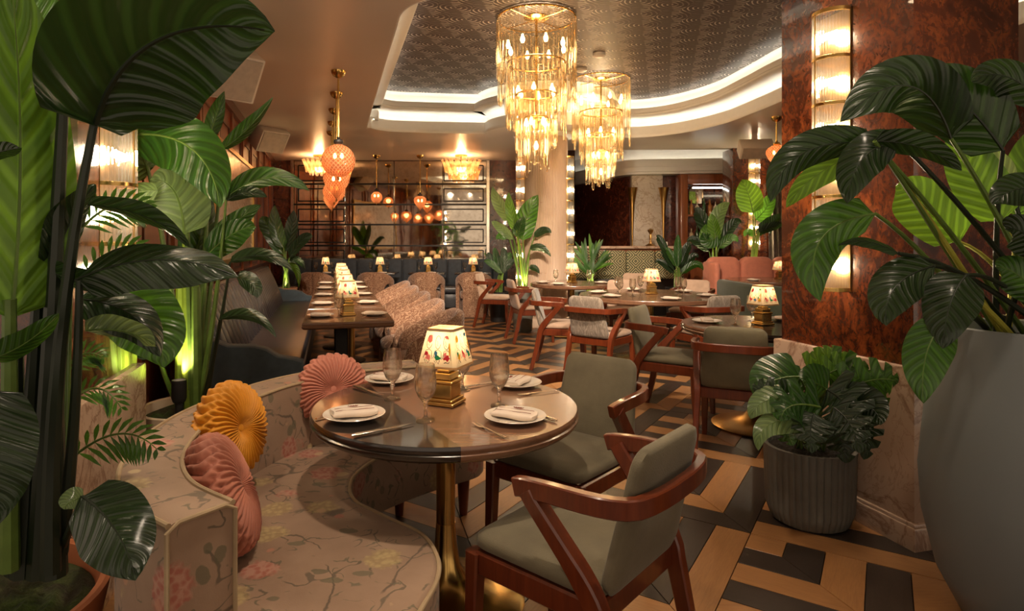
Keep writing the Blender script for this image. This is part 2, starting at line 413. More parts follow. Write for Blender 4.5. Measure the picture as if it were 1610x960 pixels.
def wallpaper():
    n = NT('wallpaper'); v = n.coord(rot=(0, 0, -ROOM))
    nz = n.new('ShaderNodeTexNoise', Scale=6.0, Detail=2.0); n.l.new(v, nz.inputs['Vector'])
    va = n.new('ShaderNodeVectorMath', _operation='MULTIPLY_ADD'); n.l.new(nz.outputs['Color'], va.inputs[0]); va.inputs[1].default_value = (.035,) * 3; n.l.new(v, va.inputs[2])
    x, y, z = n.sep(va.outputs[0]); cx, cy = .34, .29
    row = n.math('FLOOR', n.math('DIVIDE', y, cy)); xo = n.math('ADD', n.math('DIVIDE', x, cx), n.math('MULTIPLY', n.math('MODULO', n.math('ABSOLUTE', row), 2.0), .5))
    fx = n.math('SUBTRACT', n.math('FRACT', xo), .5); fy = n.math('SUBTRACT', n.math('FRACT', n.math('DIVIDE', y, cy)), .5)
    r = n.math('SQRT', n.math('ADD', n.math('MULTIPLY', fx, fx), n.math('MULTIPLY', n.math('MULTIPLY', fy, fy), 1.6)))
    ang = n.math('ARCTAN2', fy, fx)
    w = n.math('SINE', n.math('ADD', n.math('MULTIPLY', r, 40.0), n.math('MULTIPLY', ang, 1.0)))
    br = n.math('SINE', n.math('MULTIPLY', ang, 3.0))
    f = n.math('MULTIPLY', n.ramp(w, [(.35, 0.0), (.9, 1.0)]), n.ramp(br, [(.1, .25), (.5, 1.0)]))
    c = n.mix(f, (.062, .036, .028), (.62, .53, .46))
    n.P(Base__Color=c, Roughness=.55); MT['wallpaper'] = n.m
wallpaper()
def mirror():
    n = NT('antique_mirror'); vec = n.coord(); a = n.noise(vec, 3.0, 6, .65, .8); b = n.noise(vec, 14, 5, .7)
    n.P(Base__Color=n.mix(n.ramp(b, [(.5, 0.0), (.75, .55)]), n.ramp(a, [(.3, (.62, .53, .42)), (.7, (.82, .73, .60))]), (.36, .28, .19)), Metallic=1.0, Roughness=n.ramp(a, [(.3, .015), (.8, .07)]))
    n.bump(n.noise(vec, 2.2, 2), .06, .02); MT['antique_mirror'] = n.m
mirror()
def goblet_glass():
    n = NT('goblet_glass'); g_ = n.new('ShaderNodeBsdfGlass', Color=(1, .985, .96), Roughness=0.0, IOR=1.47); t_ = n.new('ShaderNodeBsdfTransparent', Color=(.97, .96, .94))
    MT['goblet_glass'] = n.m; n.surf(n.mixsh(.30, g_, t_))
goblet_glass()
glassy('rod_glass', (.945, .89, .79), .40, .05, .016, (.85, .70, .46), (1, .92, .78))
glassy('sconce_glass', (.96, .93, .88), .38, .05, .025, (.9, .82, .7))
glassy('petal_glass', (.92, .78, .62), .25, .1, .6, (.80, .47, .25))
def globe():
    n = NT('globe_glass'); x, y, z = n.sep(n.coord()); a = n.math('ARCTAN2', y, x)
    w1 = n.math('SINE', n.math('ADD', n.math('MULTIPLY', a, 22.0), n.math('MULTIPLY', z, 150.0))); w2 = n.math('SINE', n.math('SUBTRACT', n.math('MULTIPLY', a, 22.0), n.math('MULTIPLY', z, 150.0)))
    h = n.math('MAXIMUM', w1, w2)
    c = n.mix(n.ramp(h, [(.55, 0.0), (.95, 1.0)]), (.40, .15, .07), (.78, .42, .24))
    tl = n.new('ShaderNodeBsdfTranslucent', Color=c); tr = n.new('ShaderNodeBsdfTransparent', Color=(.85, .55, .35))
    n.P(Base__Color=c, Roughness=.15); n.bump(h, .5, .01)
    MT['globe_glass'] = n.m; n.surf(n.mixsh(.3, n.mixsh(.62, tl, tr), n.b))
globe()
shade_mat('lamp_shade', (.46, .39, .28), .5)
plain('shade_trim', (.45, .24, .09), .6)
for nm, c in (('ink_red', (.55, .03, .05)), ('ink_green', (.02, .28, .12)), ('ink_black', (.03, .03, .05)), ('ink_yellow', (.72, .40, .02)), ('ink_pink', (.75, .22, .22)), ('ink_blue', (.05, .22, .45))): shade_mat(nm, tuple(x * .85 for x in c), .5)
emis('bulb_warm', (1.0, .64, .30), 11)
emis('bulb_white', (1.0, .91, .76), 16)
emis('bulb_soft', (1.0, .72, .44), 8)
emis('led', (.98, 1.0, .90), 5)
def leafmat(name, c0, c1, rough=.32, trans=.3, tcol=None):
    n = NT(name); tc = n.new('ShaderNodeTexCoord'); u, v, _ = n.sep(tc.outputs['UV'])
    s = n.math('ABSOLUTE', n.math('MULTIPLY_ADD', u, 2.0, -1.0))
    w = n.math('SINE', n.math('MULTIPLY', n.math('MULTIPLY_ADD', s, -.22, v), 150.0))
    wl = n.math('SINE', n.math('MULTIPLY', n.math('MULTIPLY_ADD', s, -.22, v), 56.0))
    rib = n.ramp(s, [(.012, 1.0), (.05, 0.0)])
    nz = n.noise(n.coord(), 6, 4)
    c = n.ramp(nz, [(.3, c0), (.7, c1)])
    c = n.mix(n.math('MULTIPLY', n.ramp(wl, [(.3, 0.0), (1, 1.0)]), .22), c, tuple(min(1, x * 1.9) for x in c1))
    c = n.mix(n.math('MULTIPLY', rib, .7), c, tuple(min(1, x * 2.6 + .02) for x in c1))
    n.P(Base__Color=c, Roughness=rough, Specular__IOR__Level=.5, Coat__Weight=.15, Coat__Roughness=.15)
    h = n.math('ADD', n.math('MULTIPLY', wl, 1.0), n.math('MULTIPLY', w, .3)); n.bump(h, .45, .006)
    tb = tcol or tuple(min(1, x * 2.2) for x in c1)
    tc_ = n.mix(n.ramp(wl, [(.1, 0.0), (.9, 1.0)]), tuple(x * .55 for x in tb), tb); tc_ = n.mix(n.math('MULTIPLY', rib, .6), tc_, tuple(min(1, x * 1.5) for x in tb))
    tl = n.new('ShaderNodeBsdfTranslucent', Color=tc_)
    MT[name] = n.m; n.surf(n.mixsh(trans, n.b, tl))
leafmat('leaf_green', (.011, .042, .007), (.026, .088, .012), .3, .3, (.16, .40, .03))
leafmat('leaf_dark', (.006, .017, .005), (.014, .034, .009), .30, .18, (.06, .15, .02))
leafmat('leaf_bright', (.045, .135, .012), (.10, .23, .02), .35, .40, (.24, .44, .03))
leafmat('leaf_pale', (.11, .19, .07), (.19, .29, .11), .38, .3, (.34, .45, .10))
plain('stem_dark', (.010, .018, .007), .45)
plain('stem_green', (.10, .17, .03), .45, var=.25)
plain('stem_lime', (.22, .33, .03), .45, var=.2)
plain('stem_yellow', (.34, .32, .04), .5, var=.2)
plain('bottle_amber', (.30, .10, .015), .12, coat=.5)
plain('bottle_green', (.02, .06, .015), .12, coat=.5)
plain('bottle_clear', (.42, .30, .17), .12, coat=.5)

# ================================================================ SETTING
# ---------------------------------------------------------------- floor
mb = MB(); mb.box((1.2, 7.0, -.06), (16, 18, .1)); floor = struct('floor', mb, MT['joint'])
pa = R(-33.3); UN = .1538; PX = Vector((math.cos(pa), math.sin(pa), 0)); QX = Vector((-PX.y, PX.x, 0)); FO = Vector((1.251, 2.858, 0))
g = .0018
def prow(k): return [(0 + g, -k * UN - g), (k * UN, -k * UN - g), ((k + 1) * UN - g * 2.4, -(k + 1) * UN + g), (0 + g, -(k + 1) * UN + g)]
def pcol(k):
    P = [(k * UN + g, -g), ((k + 1) * UN - g, -g), ((k + 1) * UN - g, -(k + 1) * UN + g * 2.4), (k * UN + g, -k * UN)]
    return [(y, -x) for x, y in P]          # local x along QX
pm = {}
for k in range(6):
    for kind in 'rc':
        if k == 0 and kind == 'c': continue
        if k == 0: P = [(g, -g), (UN - g, -g), (UN - g, -UN + g), (g, -UN + g)]
        else: P = prow(k) if kind == 'r' else pcol(k)
        P = P[::-1]
        m = MB()
        cxm = sum(p[0] for p in P) / 4; cym = sum(p[1] for p in P) / 4
        inner = [(p[0] + (cxm - p[0]) / max(1e-6, math.hypot(p[0] - cxm, p[1] - cym)) * .0015, p[1] + (cym - p[1]) / max(1e-6, math.hypot(p[0] - cxm, p[1] - cym)) * .0015) for p in P]
        m.loops([[(x, y, -.012) for x, y in P], [(x, y, -.001) for x, y in P], [(x, y, 0) for x, y in inner]], cap0=False)
        for cc in ('light', 'dark'):
            me = m.mesh('plank_%s' % cc, 30); me.materials.append(MT['oak_' + cc]); pm[(k, kind, cc)] = (me, P)
cand = []; rest = {'light': MB(), 'dark': MB()}
for i in range(-16, 14):
    for j in range(-6, 18):
        o = FO + PX * (6 * UN * i) + QX * (6 * UN * j)
        if not (-5 < o.x < 8 and .3 < o.y < 14.5): continue
        for k in range(6):
            for kind in 'rc':
                if k == 0 and kind == 'c': continue
                cc = 'light' if (k + i + j) % 2 == 0 else 'dark'
                c = o + PX * (UN * (k * .5 + .5 if kind == 'r' else k + .5)) - QX * (UN * (k + .5 if kind == 'r' else k * .5 + .5))
                u = PU + c.x / max(c.y, .1) * F; v = PV + EYE * F / max(c.y, .1)
                vis = 560 < u < 1640 and v < 985 and not (u < 700 and v > 600) and not (u > 1440 and v > 560)
                cand.append((0 if vis else 1, c.y, k, kind, cc, o))
cand.sort(key=lambda t: t[:2])
for n_, (nv, dy, k, kind, cc, o) in enumerate(cand):
    me, P = pm[(k, kind, cc)]
    ang = pa if kind == 'r' else pa + math.pi / 2
    if n_ < 300 and nv == 0:
        ob = obj('plank', me, floor); ob.location = (o.x, o.y, 0); ob.rotation_euler = (0, 0, ang)
    else:
        rest[cc].M = Matrix.Translation((o.x, o.y, 0)) @ Matrix.Rotation(ang, 4, 'Z')
        rest[cc].add([(x, y, -.001) for x, y in P], [(0, 1, 2, 3)])
me = bpy.data.meshes.new('plank_field')
off = len(rest['light'].v)
me.from_pydata(rest['light'].v + rest['dark'].v, [], rest['light'].f + [tuple(q + off for q in f) for f in rest['dark'].f])
me.materials.append(MT['oak_light']); me.materials.append(MT['oak_dark'])
me.polygons.foreach_set('material_index', [0] * len(rest['light'].f) + [1] * len(rest['dark'].f)); me.update()
pf = obj('plank_field', me, floor); pf['kind'] = 'stuff'

# ---------------------------------------------------------------- ceiling with its tray
CC = Vector((.99, 9.9, 0))               # column centre
bump = [(CC.x + .98 * math.cos(R(a)), CC.y + .98 * math.sin(R(a))) for a in range(188, 356, 8)]
corner_l = smooth_path([(-.70, 4.86, 0), (-1.70, 8.92, 0), (-1.71, 9.25, 0), (-1.50, 9.52, 0), (-1.1, 9.63, 0), (-.25, 9.74, 0)], 5)
right_c = smooth_path([(2.06, 10.05, 0), (2.55, 10.12, 0), (3.1, 9.75, 0), (3.5, 8.95, 0), (3.62, 8.0, 0), (3.72, 7.0, 0), (4.2, 5.0, 0), (4.15, 4.3, 0), (3.4, 3.9, 0), (1.5, 3.9, 0), (.3, 4.02, 0), (-.36, 4.28, 0), (-.60, 4.52, 0), (-.70, 4.86, 0)], 5)
tray = [(p.x, p.y) for p in corner_l[:-1]] + bump + [(p.x, p.y) for p in right_c[:-1]]
tray = tray[::-1]                          # make counter-clockwise
ar = sum(tray[i][0] * tray[(i + 1) % len(tray)][1] - tray[(i + 1) % len(tray)][0] * tray[i][1] for i in range(len(tray)))
if ar < 0: tray = tray[::-1]
def offs(poly, o):
    n = len(poly); out = []
    for i in range(n):
        a, b = Vector(poly[i - 1]), Vector(poly[(i + 1) % n]); t = (b - a).normalized()
        out.append((poly[i][0] + t.y * o, poly[i][1] - t.x * o))
    return out
hole2 = [(1.5, 11.55), (6.4, 11.35), (6.4, 15.3), (1.5, 15.3)]
def fill(outer, holes, z, name, mat):
    bm = bmesh.new(); es = []
    for poly in [outer] + holes:
        vs = [bm.verts.new((p[0], p[1], z)) for p in poly]
        es += [bm.edges.new((vs[i], vs[(i + 1) % len(vs)])) for i in range(len(vs))]
    bmesh.ops.triangle_fill(bm, use_beauty=True, edges=es, normal=(0, 0, -1))
    bmesh.ops.recalc_face_normals(bm, faces=bm.faces)
    me = bpy.data.meshes.new(name); bm.to_mesh(me); bm.free(); me.materials.append(mat)
    return obj(name, me)
ceiling = fill([(-6, -2), (8, -2), (8, 16), (-6, 16)], [tray, hole2], CEIL, 'ceiling', MT['ceiling_paint']); ceiling['kind'] = 'structure'
def ring_strip(poly, prof, name, mat, parent, closed=True):
    m = MB(); L = []
    for o, z in prof: L.append([(x, y, z) for x, y in offs(poly, o)])
    m.loops(L, False, False, closed); ob = m.build(name, mat, parent, 40); return ob
# lip, trough and lit wall of both steps
ring_strip(tray, [(0, CEIL), (-.012, CEIL), (-.02, CEIL + .02), (-.02, CEIL + .05), (0, CEIL + .075), (0, CEIL + .17), (.012, CEIL + .185), (.04, CEIL + .185), (.05, CEIL + .14), (.19, CEIL + .14), (.19, CEIL + .28), (.17, CEIL + .305), (.13, CEIL + .315)], 'cove_moulding', MT['cove_paint'], ceiling)
ring_strip(tray, [(.13, CEIL + .315), (-.21, CEIL + .315), (-.225, CEIL + .325), (-.225, CEIL + .35), (-.21, CEIL + .365), (-.21, CEIL + .425), (-.20, CEIL + .44), (-.17, CEIL + .44), (-.16, CEIL + .40), (-.05, CEIL + .40), (-.05, CEIL + .56), (-.07, CEIL + .59), (-.10, CEIL + .60), (-.14, CEIL + .60)], 'cove_moulding', MT['cove_paint'], ceiling)
wp = fill(offs(tray, -.13), [], CEIL + .602, 'wallpaper_panel', MT['wallpaper']); wp.parent = ceiling
def led(poly, o, z, closed=True, r=.008):
    m = MB(); P = offs(poly, o) if closed else poly
    n = len(P)
    A = [[(x, y, z) for x, y in P], [(x, y, z) for x, y in (offs(poly, o + .03) if closed else [(q[0], q[1] + .03) for q in poly])]]
    m.loops(A, False, False, closed); ob = m.build('led_strip', MT['led'], ceiling, 0); return ob
led(tray, .08, CEIL + .15); led(tray, -.13, CEIL + .41)
# recess over the bar: raised ceiling, lit wall and curved lip
mb = MB(); mb.loops([[(x, y, CEIL) for x, y in hole2], [(x, y, 3.32) for x, y in hole2]], False, True); o = mb.build('recess', MT['ceiling_paint'], ceiling, 30)
lip = [(p.x, p.y) for p in smooth_path([(2.0, 15.2, 0), (2.2, 14.6, 0), (2.66, 13.15, 0), (2.98, 12.42, 0), (3.94, 12.25, 0), (5.0, 12.12, 0), (6.45, 12.0, 0)], 5)]
def shifted(P, d): return [(x + d * .3, y + d) for x, y in P]
mb = MB(); mb.loops([[(x, y, z) for x, y in shifted(lip, d)] for d, z in ((.6, 2.70), (0, 2.70), (0, 2.74), (-.02, 2.76), (-.02, 2.84), (0, 2.86), (0, 3.0), (.03, 3.0), (.04, 2.95), (.26, 2.95), (.26, 3.32))], False, False, False)
mb.build('bar_soffit', MT['cove_paint'], ceiling, 40)
led(shifted(lip, .09), 0, 2.965, False)
# smoke detectors on the wallpaper
for (u, v), nm in (((942, 84), 'round white smoke detector on the patterned ceiling between the chandeliers'), ((914, 108), 'flat white access plate on the patterned ceiling beside the smaller chandelier')):
    d = (CEIL + .60 - EYE) * F / (PV - v); p = pt(u, v, d)
    m = MB(); m.lathe([(0, -.045), (.05, -.045), (.075, -.03), (.08, 0), (0, 0)], 20); tag(m.build('smoke_detector', MT['speaker_white']), nm, 'detector').location = (p.x, p.y, CEIL + .60)

# ---------------------------------------------------------------- left wall with its panelling
def wall_pt(y, off=0): return Vector((-1.27 - .247 * y, y, 0)) + BX * off
wl = MB(); a, b = wall_pt(2.6), wall_pt(13.2)
def slab(m, a, b, out, z0, z1, th):        # vertical slab whose visible face runs a->b; it extends 'th' along out
    n = out.normalized() * th
    m.loops([[(a.x, a.y, z0), (b.x, b.y, z0), (b.x + n.x, b.y + n.y, z0), (a.x + n.x, a.y + n.y, z0)], [(a.x, a.y, z1), (b.x, b.y, z1), (b.x + n.x, b.y + n.y, z1), (a.x + n.x, a.y + n.y, z1)]])
    return m
slab(wl, a, b, -BX, 0, CEIL, .15); wall_left = struct('wall_left', wl, MT['panel_wood'])
for y0 in [2.95 + .92 * i for i in range(11)]:
    m = MB(); slab(m, wall_pt(y0, .0), wall_pt(y0 + .09, .0), BX, 0, CEIL - .12, .03); m.build('stile', MT['panel_wood'], wall_left, 0)
    for zz0, zz1 in ((1.0, 2.75), (.15, .88)):
        m = MB(); q0, q1 = wall_pt(y0 + .19), wall_pt(y0 + .82); w = .022
        for (s0, s1, h0, h1) in ((0, 1, zz0, zz0 + w), (0, 1, zz1 - w, zz1), (0, w / .65, zz0 + w, zz1 - w), (1 - w / .65, 1, zz0 + w, zz1 - w)):
            slab(m, q0.lerp(q1, s0), q0.lerp(q1, s1), BX, h0, h1, .016)
        m.build('panel_moulding', MT['panel_wood_dark'], wall_left, 0)
m = MB(); slab(m, a, b, BX, CEIL - .12, CEIL, .05); m.build('cornice', MT['panel_wood_dark'], wall_left, 0)
m = MB(); slab(m, a, b, BX, .9, .96, .035); m.build('dado_rail', MT['panel_wood_dark'], wall_left, 0)
# ---------------------------------------------------------------- piers
def pier(name, c0, c1, depth, side, base_h=.80):
    # c0 far corner, c1 near corner of the face; the pier extends 'depth' along side
    w = struct(name, slab(MB(), Vector(c0), Vector(c1), side, base_h, CEIL, depth), MT['burl'], 0)
    d = unit(Vector(c1) - Vector(c0)); s = side.normalized()
    for nm, z0, z1, e in (('marble_base', .115, base_h, .03), ('marble_plinth', 0, .10, .05), ('plinth_moulding', .10, .115, .042)):
        m = MB(); A = Vector(c0) - d * e - s * e; B = Vector(c1) + d * e - s * e
        n = s * (depth + 2 * e)
        ring = [A, B, B + n, A + n]
        def lp(ins, z): 
            c = sum(ring, Vector()) / 4
            return [(p + unit(c - p) * ins).to_tuple()[:2] + (z,) for p in ring]
        m.loops([lp(0, z0), lp(0, z1 - .008), lp(.004, z1 - .002), lp(.012, z1)]); m.build(nm, MT['marble_pink'], w, 30)
    return w
pr = pier('wall_right', (1.73, 3.54, 0), (1.93, 2.74, 0), .62, BX)
pl_ = pier('wall_left_pier', (-1.60, 2.82, 0), (-1.40, 2.02, 0), .5, -BX)
# far walls
mb = MB(); mb.box((-1.35, 13.1, CEIL / 2), (6.6, .2, CEIL)); wall_back = struct('wall_back', mb, MT['burl_dark'])
mb = MB(); slab(mb, Vector((1.95, 13.0, 0)), Vector((1.95, 15.4, 0)), Vector((-1, 0, 0)), 0, CEIL + .3, .2); struct('wall_back_return', mb, MT['burl_dark'])
bw = [(1.9, 15.35), (2.25, 14.75), (2.72, 13.5), (3.05, 12.75), (6.6, 12.45)]
mb = MB()
for (a, b) in zip(bw[:-1], bw[1:]): slab(mb, Vector((*a, 0)), Vector((*b, 0)), Vector((.2, 1, 0)), 0, 2.72, .2)
wall_bar = struct('wall_bar', mb, MT['burl_dark'], 30)
mb = MB(); mb.box((6.7, 6.9, 1.6), (.2, 13, 3.2)); struct('wall_right_far', mb, MT['burl_dark'])
# marble pilaster of the bar
m = MB(); m.rbox((3.37, 12.62, 1.36), (.64, .14, 2.70), .01); m.build('marble_pilaster', MT['marble_white'], wall_bar)
# lacquered pier beside the pink banquette
pf_ = struct('wall_far_pier', MB().rbox((5.10, 11.5, CEIL / 2), (1.0, .5, CEIL), .01), MT['burl'])

# ---------------------------------------------------------------- column
NF = 84
def ringpts(r, z, amp): return [(r * (1 - (amp if i % 2 else 0)) * math.cos(2 * math.pi * i / (NF * 2)), r * (1 - (amp if i % 2 else 0)) * math.sin(2 * math.pi * i / (NF * 2)), z) for i in range(NF * 2)]
mb = MB(); mb.loops([ringpts(.372, 0.12, .02), ringpts(.372, CEIL + .02, .02)]); column = struct('column', mb, MT['travertine'], 25); column.location = CC
m = MB(); m.lathe([(.0, 0), (.42, 0), (.42, .10), (.40, .13), (.3, .13)], 48); m.build('plinth', MT['travertine'], column)
m = MB(); m.lathe([(.3, CEIL - .005), (.50, CEIL - .005), (.50, CEIL - .03), (.44, CEIL - .05), (.38, CEIL - .05)], 48); m.build('capital_ring', MT['cove_paint'], column)

# ---------------------------------------------------------------- mirror wall
mw = thing('mirror_wall', 'antique mirror wall with dark bars behind the long blue banquette', 'mirror', (0, 12.98, 0))
mx0, mx1 = (463 - PU) * 13 / F, (765 - PU) * 13 / F
def vz(v, d): return EYE - (v - PV) * d / F
rows = [vz(v, 13) for v in (253, 289.5, 321.5, 353, 386, 420)]
cols = [mx0, (544 - PU) * 13 / F, (620 - PU) * 13 / F, (696 - PU) * 13 / F, mx1]
for r_ in range(5):
    for c_ in range(4):
        m = MB(); x0, x1, z1, z0 = cols[c_] + .006, cols[c_ + 1] - .006, rows[r_] - .006, rows[r_ + 1] + .006
        m.rbox(((x0 + x1) / 2, -.012, (z0 + z1) / 2), (x1 - x0, .014, z1 - z0), .005, 1); m.build('mirror_pane', MT['antique_mirror'], mw, 20)
for z in rows[1:5]:
    m = MB(); m.box(((mx0 + mx1) / 2, -.035, z), (mx1 - mx0, .03, .035)); m.build('bar', MT['dark_metal'], mw, 0)
for r_ in range(5):
    for x0, x1 in ((cols[0] + .1, cols[1] - .03), (cols[3] + .03, cols[4] - .07)):
        z1, z0 = rows[r_] - .10, rows[r_ + 1] + .07; m = MB()
        for c, d in ((((x0 + x1) / 2, -.03, z0), (x1 - x0, .02, .025)), (((x0 + x1) / 2, -.03, z1), (x1 - x0, .02, .025)), ((x0, -.03, (z0 + z1) / 2), (.025, .02, z1 - z0)), ((x1, -.03, (z0 + z1) / 2), (.025, .02, z1 - z0))): m.box(c, d)
        m.build('bar_frame', MT['dark_metal'], mw, 0)
for x in (mx0 - .03, mx1 + .03):
    m = MB(); m.box((x, -.03, (rows[0] + rows[5]) / 2), (.06, .05, rows[0] - rows[5] + .06)); m.build('edge_trim', MT['steel'], mw, 0)
m = MB(); m.box(((mx0 + mx1) / 2, -.03, rows[0] + .02), (mx1 - mx0, .05, .04)); m.build('edge_trim', MT['steel'], mw, 0)
# framed peach mirror panel on the left wall
m = MB(); slab(m, wall_pt(6.4, .032), wall_pt(9.3, .032), BX, 1.15, 2.42, .02)
t = thing('wall_panel_mirror', 'brass framed pale wall panel on the wood wall above the leather bench', 'panel')
m.build('panel', MT['marble_white'], t, 0)
m = MB()
for (y0, y1, z0, z1) in ((6.36, 9.34, 2.42, 2.47), (6.36, 9.34, 1.10, 1.15), (6.36, 6.42, 1.15, 2.42), (9.28, 9.34, 1.15, 2.42)):
    m = MB(); slab(m, wall_pt(y0, .03), wall_pt(y1, .03), BX, z0, z1, .04); m.build('frame_bar', MT['gold_satin'], t, 0)

# ================================================================ FURNITURE BUILDERS
def rr(wb, wt, h, r, n=6):      # rounded trapezoid outline (x, z), z from 0 to h
    P = []
    for cx, cz, a0 in ((wb - r, r, -90), (wt - r, h - r, 0), (-(wt - r), h - r, 90), (-(wb - r), r, 180)):
        for k in range(n + 1):
            a = R(a0 + 90 * k / n); P.append((cx + r * math.cos(a), cz + r * math.sin(a)))
    return P
def pad_loops(outline, th, puff=.008):
    cx = sum(p[0] for p in outline) / len(outline); cz = sum(p[1] for p in outline) / len(outline)
    def ins(d, k=1.0): return [(p[0] + (cx - p[0]) * d / max(.02, math.hypot(p[0] - cx, p[1] - cz)), p[1] + (cz - p[1]) * d / max(.02, math.hypot(p[0] - cx, p[1] - cz))) for p in outline]
    out = []
    for d, y in ((.10, -th / 2 - puff), (.035, -th / 2 - puff * .6), (.012, -th / 2 + .004), (0, -th / 4), (0, th / 4), (.012, th / 2 - .004), (.035, th / 2 + puff * .6), (.10, th / 2 + puff)):
        out.append([(p[0], y, p[1]) for p in ins(d)])
    return out
def make_chair(name, label, seat_m, back_m, wood_m='chair_wood', back_front=None):
    t = thing(name, label, 'chair'); wm = MT[wood_m]
    for s in (-1, 1):
        m = MB(); m.band([(s * .215, .215, .43), (s * .218, .222, .2), (s * .222, .232, 0)], [.05, .043, .032], [.05, .043, .032], up=(0, 1, 0)); m.build('leg', wm, t)
    for s in (-1, 1):      # bent rear leg that climbs to the front end of the arm
        m = MB(); P = [(s * .235, -.315, 0), (s * .23, -.262, .2), (s * .226, -.222, .39)]
        P += [tuple(p) for p in bez((s * .226, -.215, .42), (s * .228, -.195, .47), (s * .235, -.135, .54), 4)] + [(s * .247, -.03, .66), (s * .249, -.012, .685)]
        m.band(P, [.032, .036, .04, .042, .043, .044, .045, .045, .044, .044][:len(P)], [.04, .048, .055, .06, .062, .062, .06, .055, .05, .05][:len(P)], up=(0, 1, 0.3)); m.build('rear_leg', wm, t)
    m = MB(); P = [(.249, .03, .685), (.252, 0, .692), (.256, -.09, .70), (.254, -.19, .703), (.240, -.268, .705), (.20, -.316, .706), (.10, -.337, .707), (0, -.340, .707)]
    P = P + [(-x, y, z) for x, y, z in P[-2::-1]]
    P = smooth_path(P, 2)
    m.band(P, [.03] * len(P), [.052] * len(P)); m.build('arm_rail', wm, t)
    m = MB()
    for c, d in (((0, .205, .40), (.42, .03, .07)), ((0, -.205, .40), (.42, .03, .07)), ((.212, 0, .40), (.03, .42, .07)), ((-.212, 0, .40), (.03, .42, .07))): m.rbox(c, d, .006, 1)
    m.build('seat_frame', wm, t)
    o = rr(.228, .225, .45, .05); L = pad_loops(o, .05, .009)
    m = MB(); m.loops([[(x, z - .222, .462 + y) for x, y, z in l] for l in L]); m.build('seat', MT[seat_m], t, 60)
    # backrest, reclined
    o = rr(.205, .182, .405, .05); L = pad_loops(o, .042, .004); tilt = R(13)
    m = MB(); m.loops([[(x, -.215 + y * math.cos(tilt) - z * math.sin(tilt), .44 + z * math.cos(tilt) + y * math.sin(tilt)) for x, y, z in l] for l in L]); m.build('backrest', MT[back_m], t, 60)
    return t
def make_barrel(name, label):
    t = thing(name, label, 'chair'); m = MB(); L = []
    ph = []
    for a in range(-122, 123, 4): ph.append(float(a))
    for e in (34, 78):
        for s in (-1, 1): ph += [s * (e - .6), s * (e + .6)]
    ph += [-1.5, 1.5]; ph = sorted(set(ph))
    for a in ph:
        aa = abs(a); ro, th = .33, .058
        ro -= .012 * math.exp(-(a / 1.6) ** 2)
        zt = .80 - .24 * max(0, (aa - 22) / 100) ** 1.35
        if aa > 112: zt -= .06 * ((aa - 112) / 10) ** 2
        zb = 0.0
        if 34 < aa < 78:
            zb = .42 + .17 * math.sqrt(max(0, 1 - ((aa - 56) / 22) ** 2))
        ri = ro - th; lean = lambda z: .03 * max(0, z - .3)
        sec = [(ri, zb), (ro, zb), (ro + lean(zt * .6), zb + (zt - zb) * .5), (ro + lean(zt), zt - .035), (ro + lean(zt) - .012, zt - .01), (ro + lean(zt) - th * .5, zt), (ri + lean(zt) + .012, zt - .01), (ri + lean(zt), zt - .035), (ri + lean(zt * .6), zb + (zt - zb) * .5)]
        an = R(-90 + a)
        L.append([(r * math.cos(an), r * math.sin(an), z) for r, z in sec])
    m.loops(L); m.build('shell', MT['tweed'], t, 50)
    m = MB(); m.lathe([(0, .29), (.20, .29), (.25, .31), (.262, .35), (.262, .40), (.25, .43), (.21, .45), (.1, .457), (0, .458)], 36, (0, .01, 0)); m.build('seat', MT['tweed'], t, 60)
    m = MB(); m.lathe([(0, 0), (.2, 0), (.22, .03), (.22, .29), (0, .29)], 24, (0, .0, 0)); m.build('seat_base', MT['tweed'], t, 40)
    return t
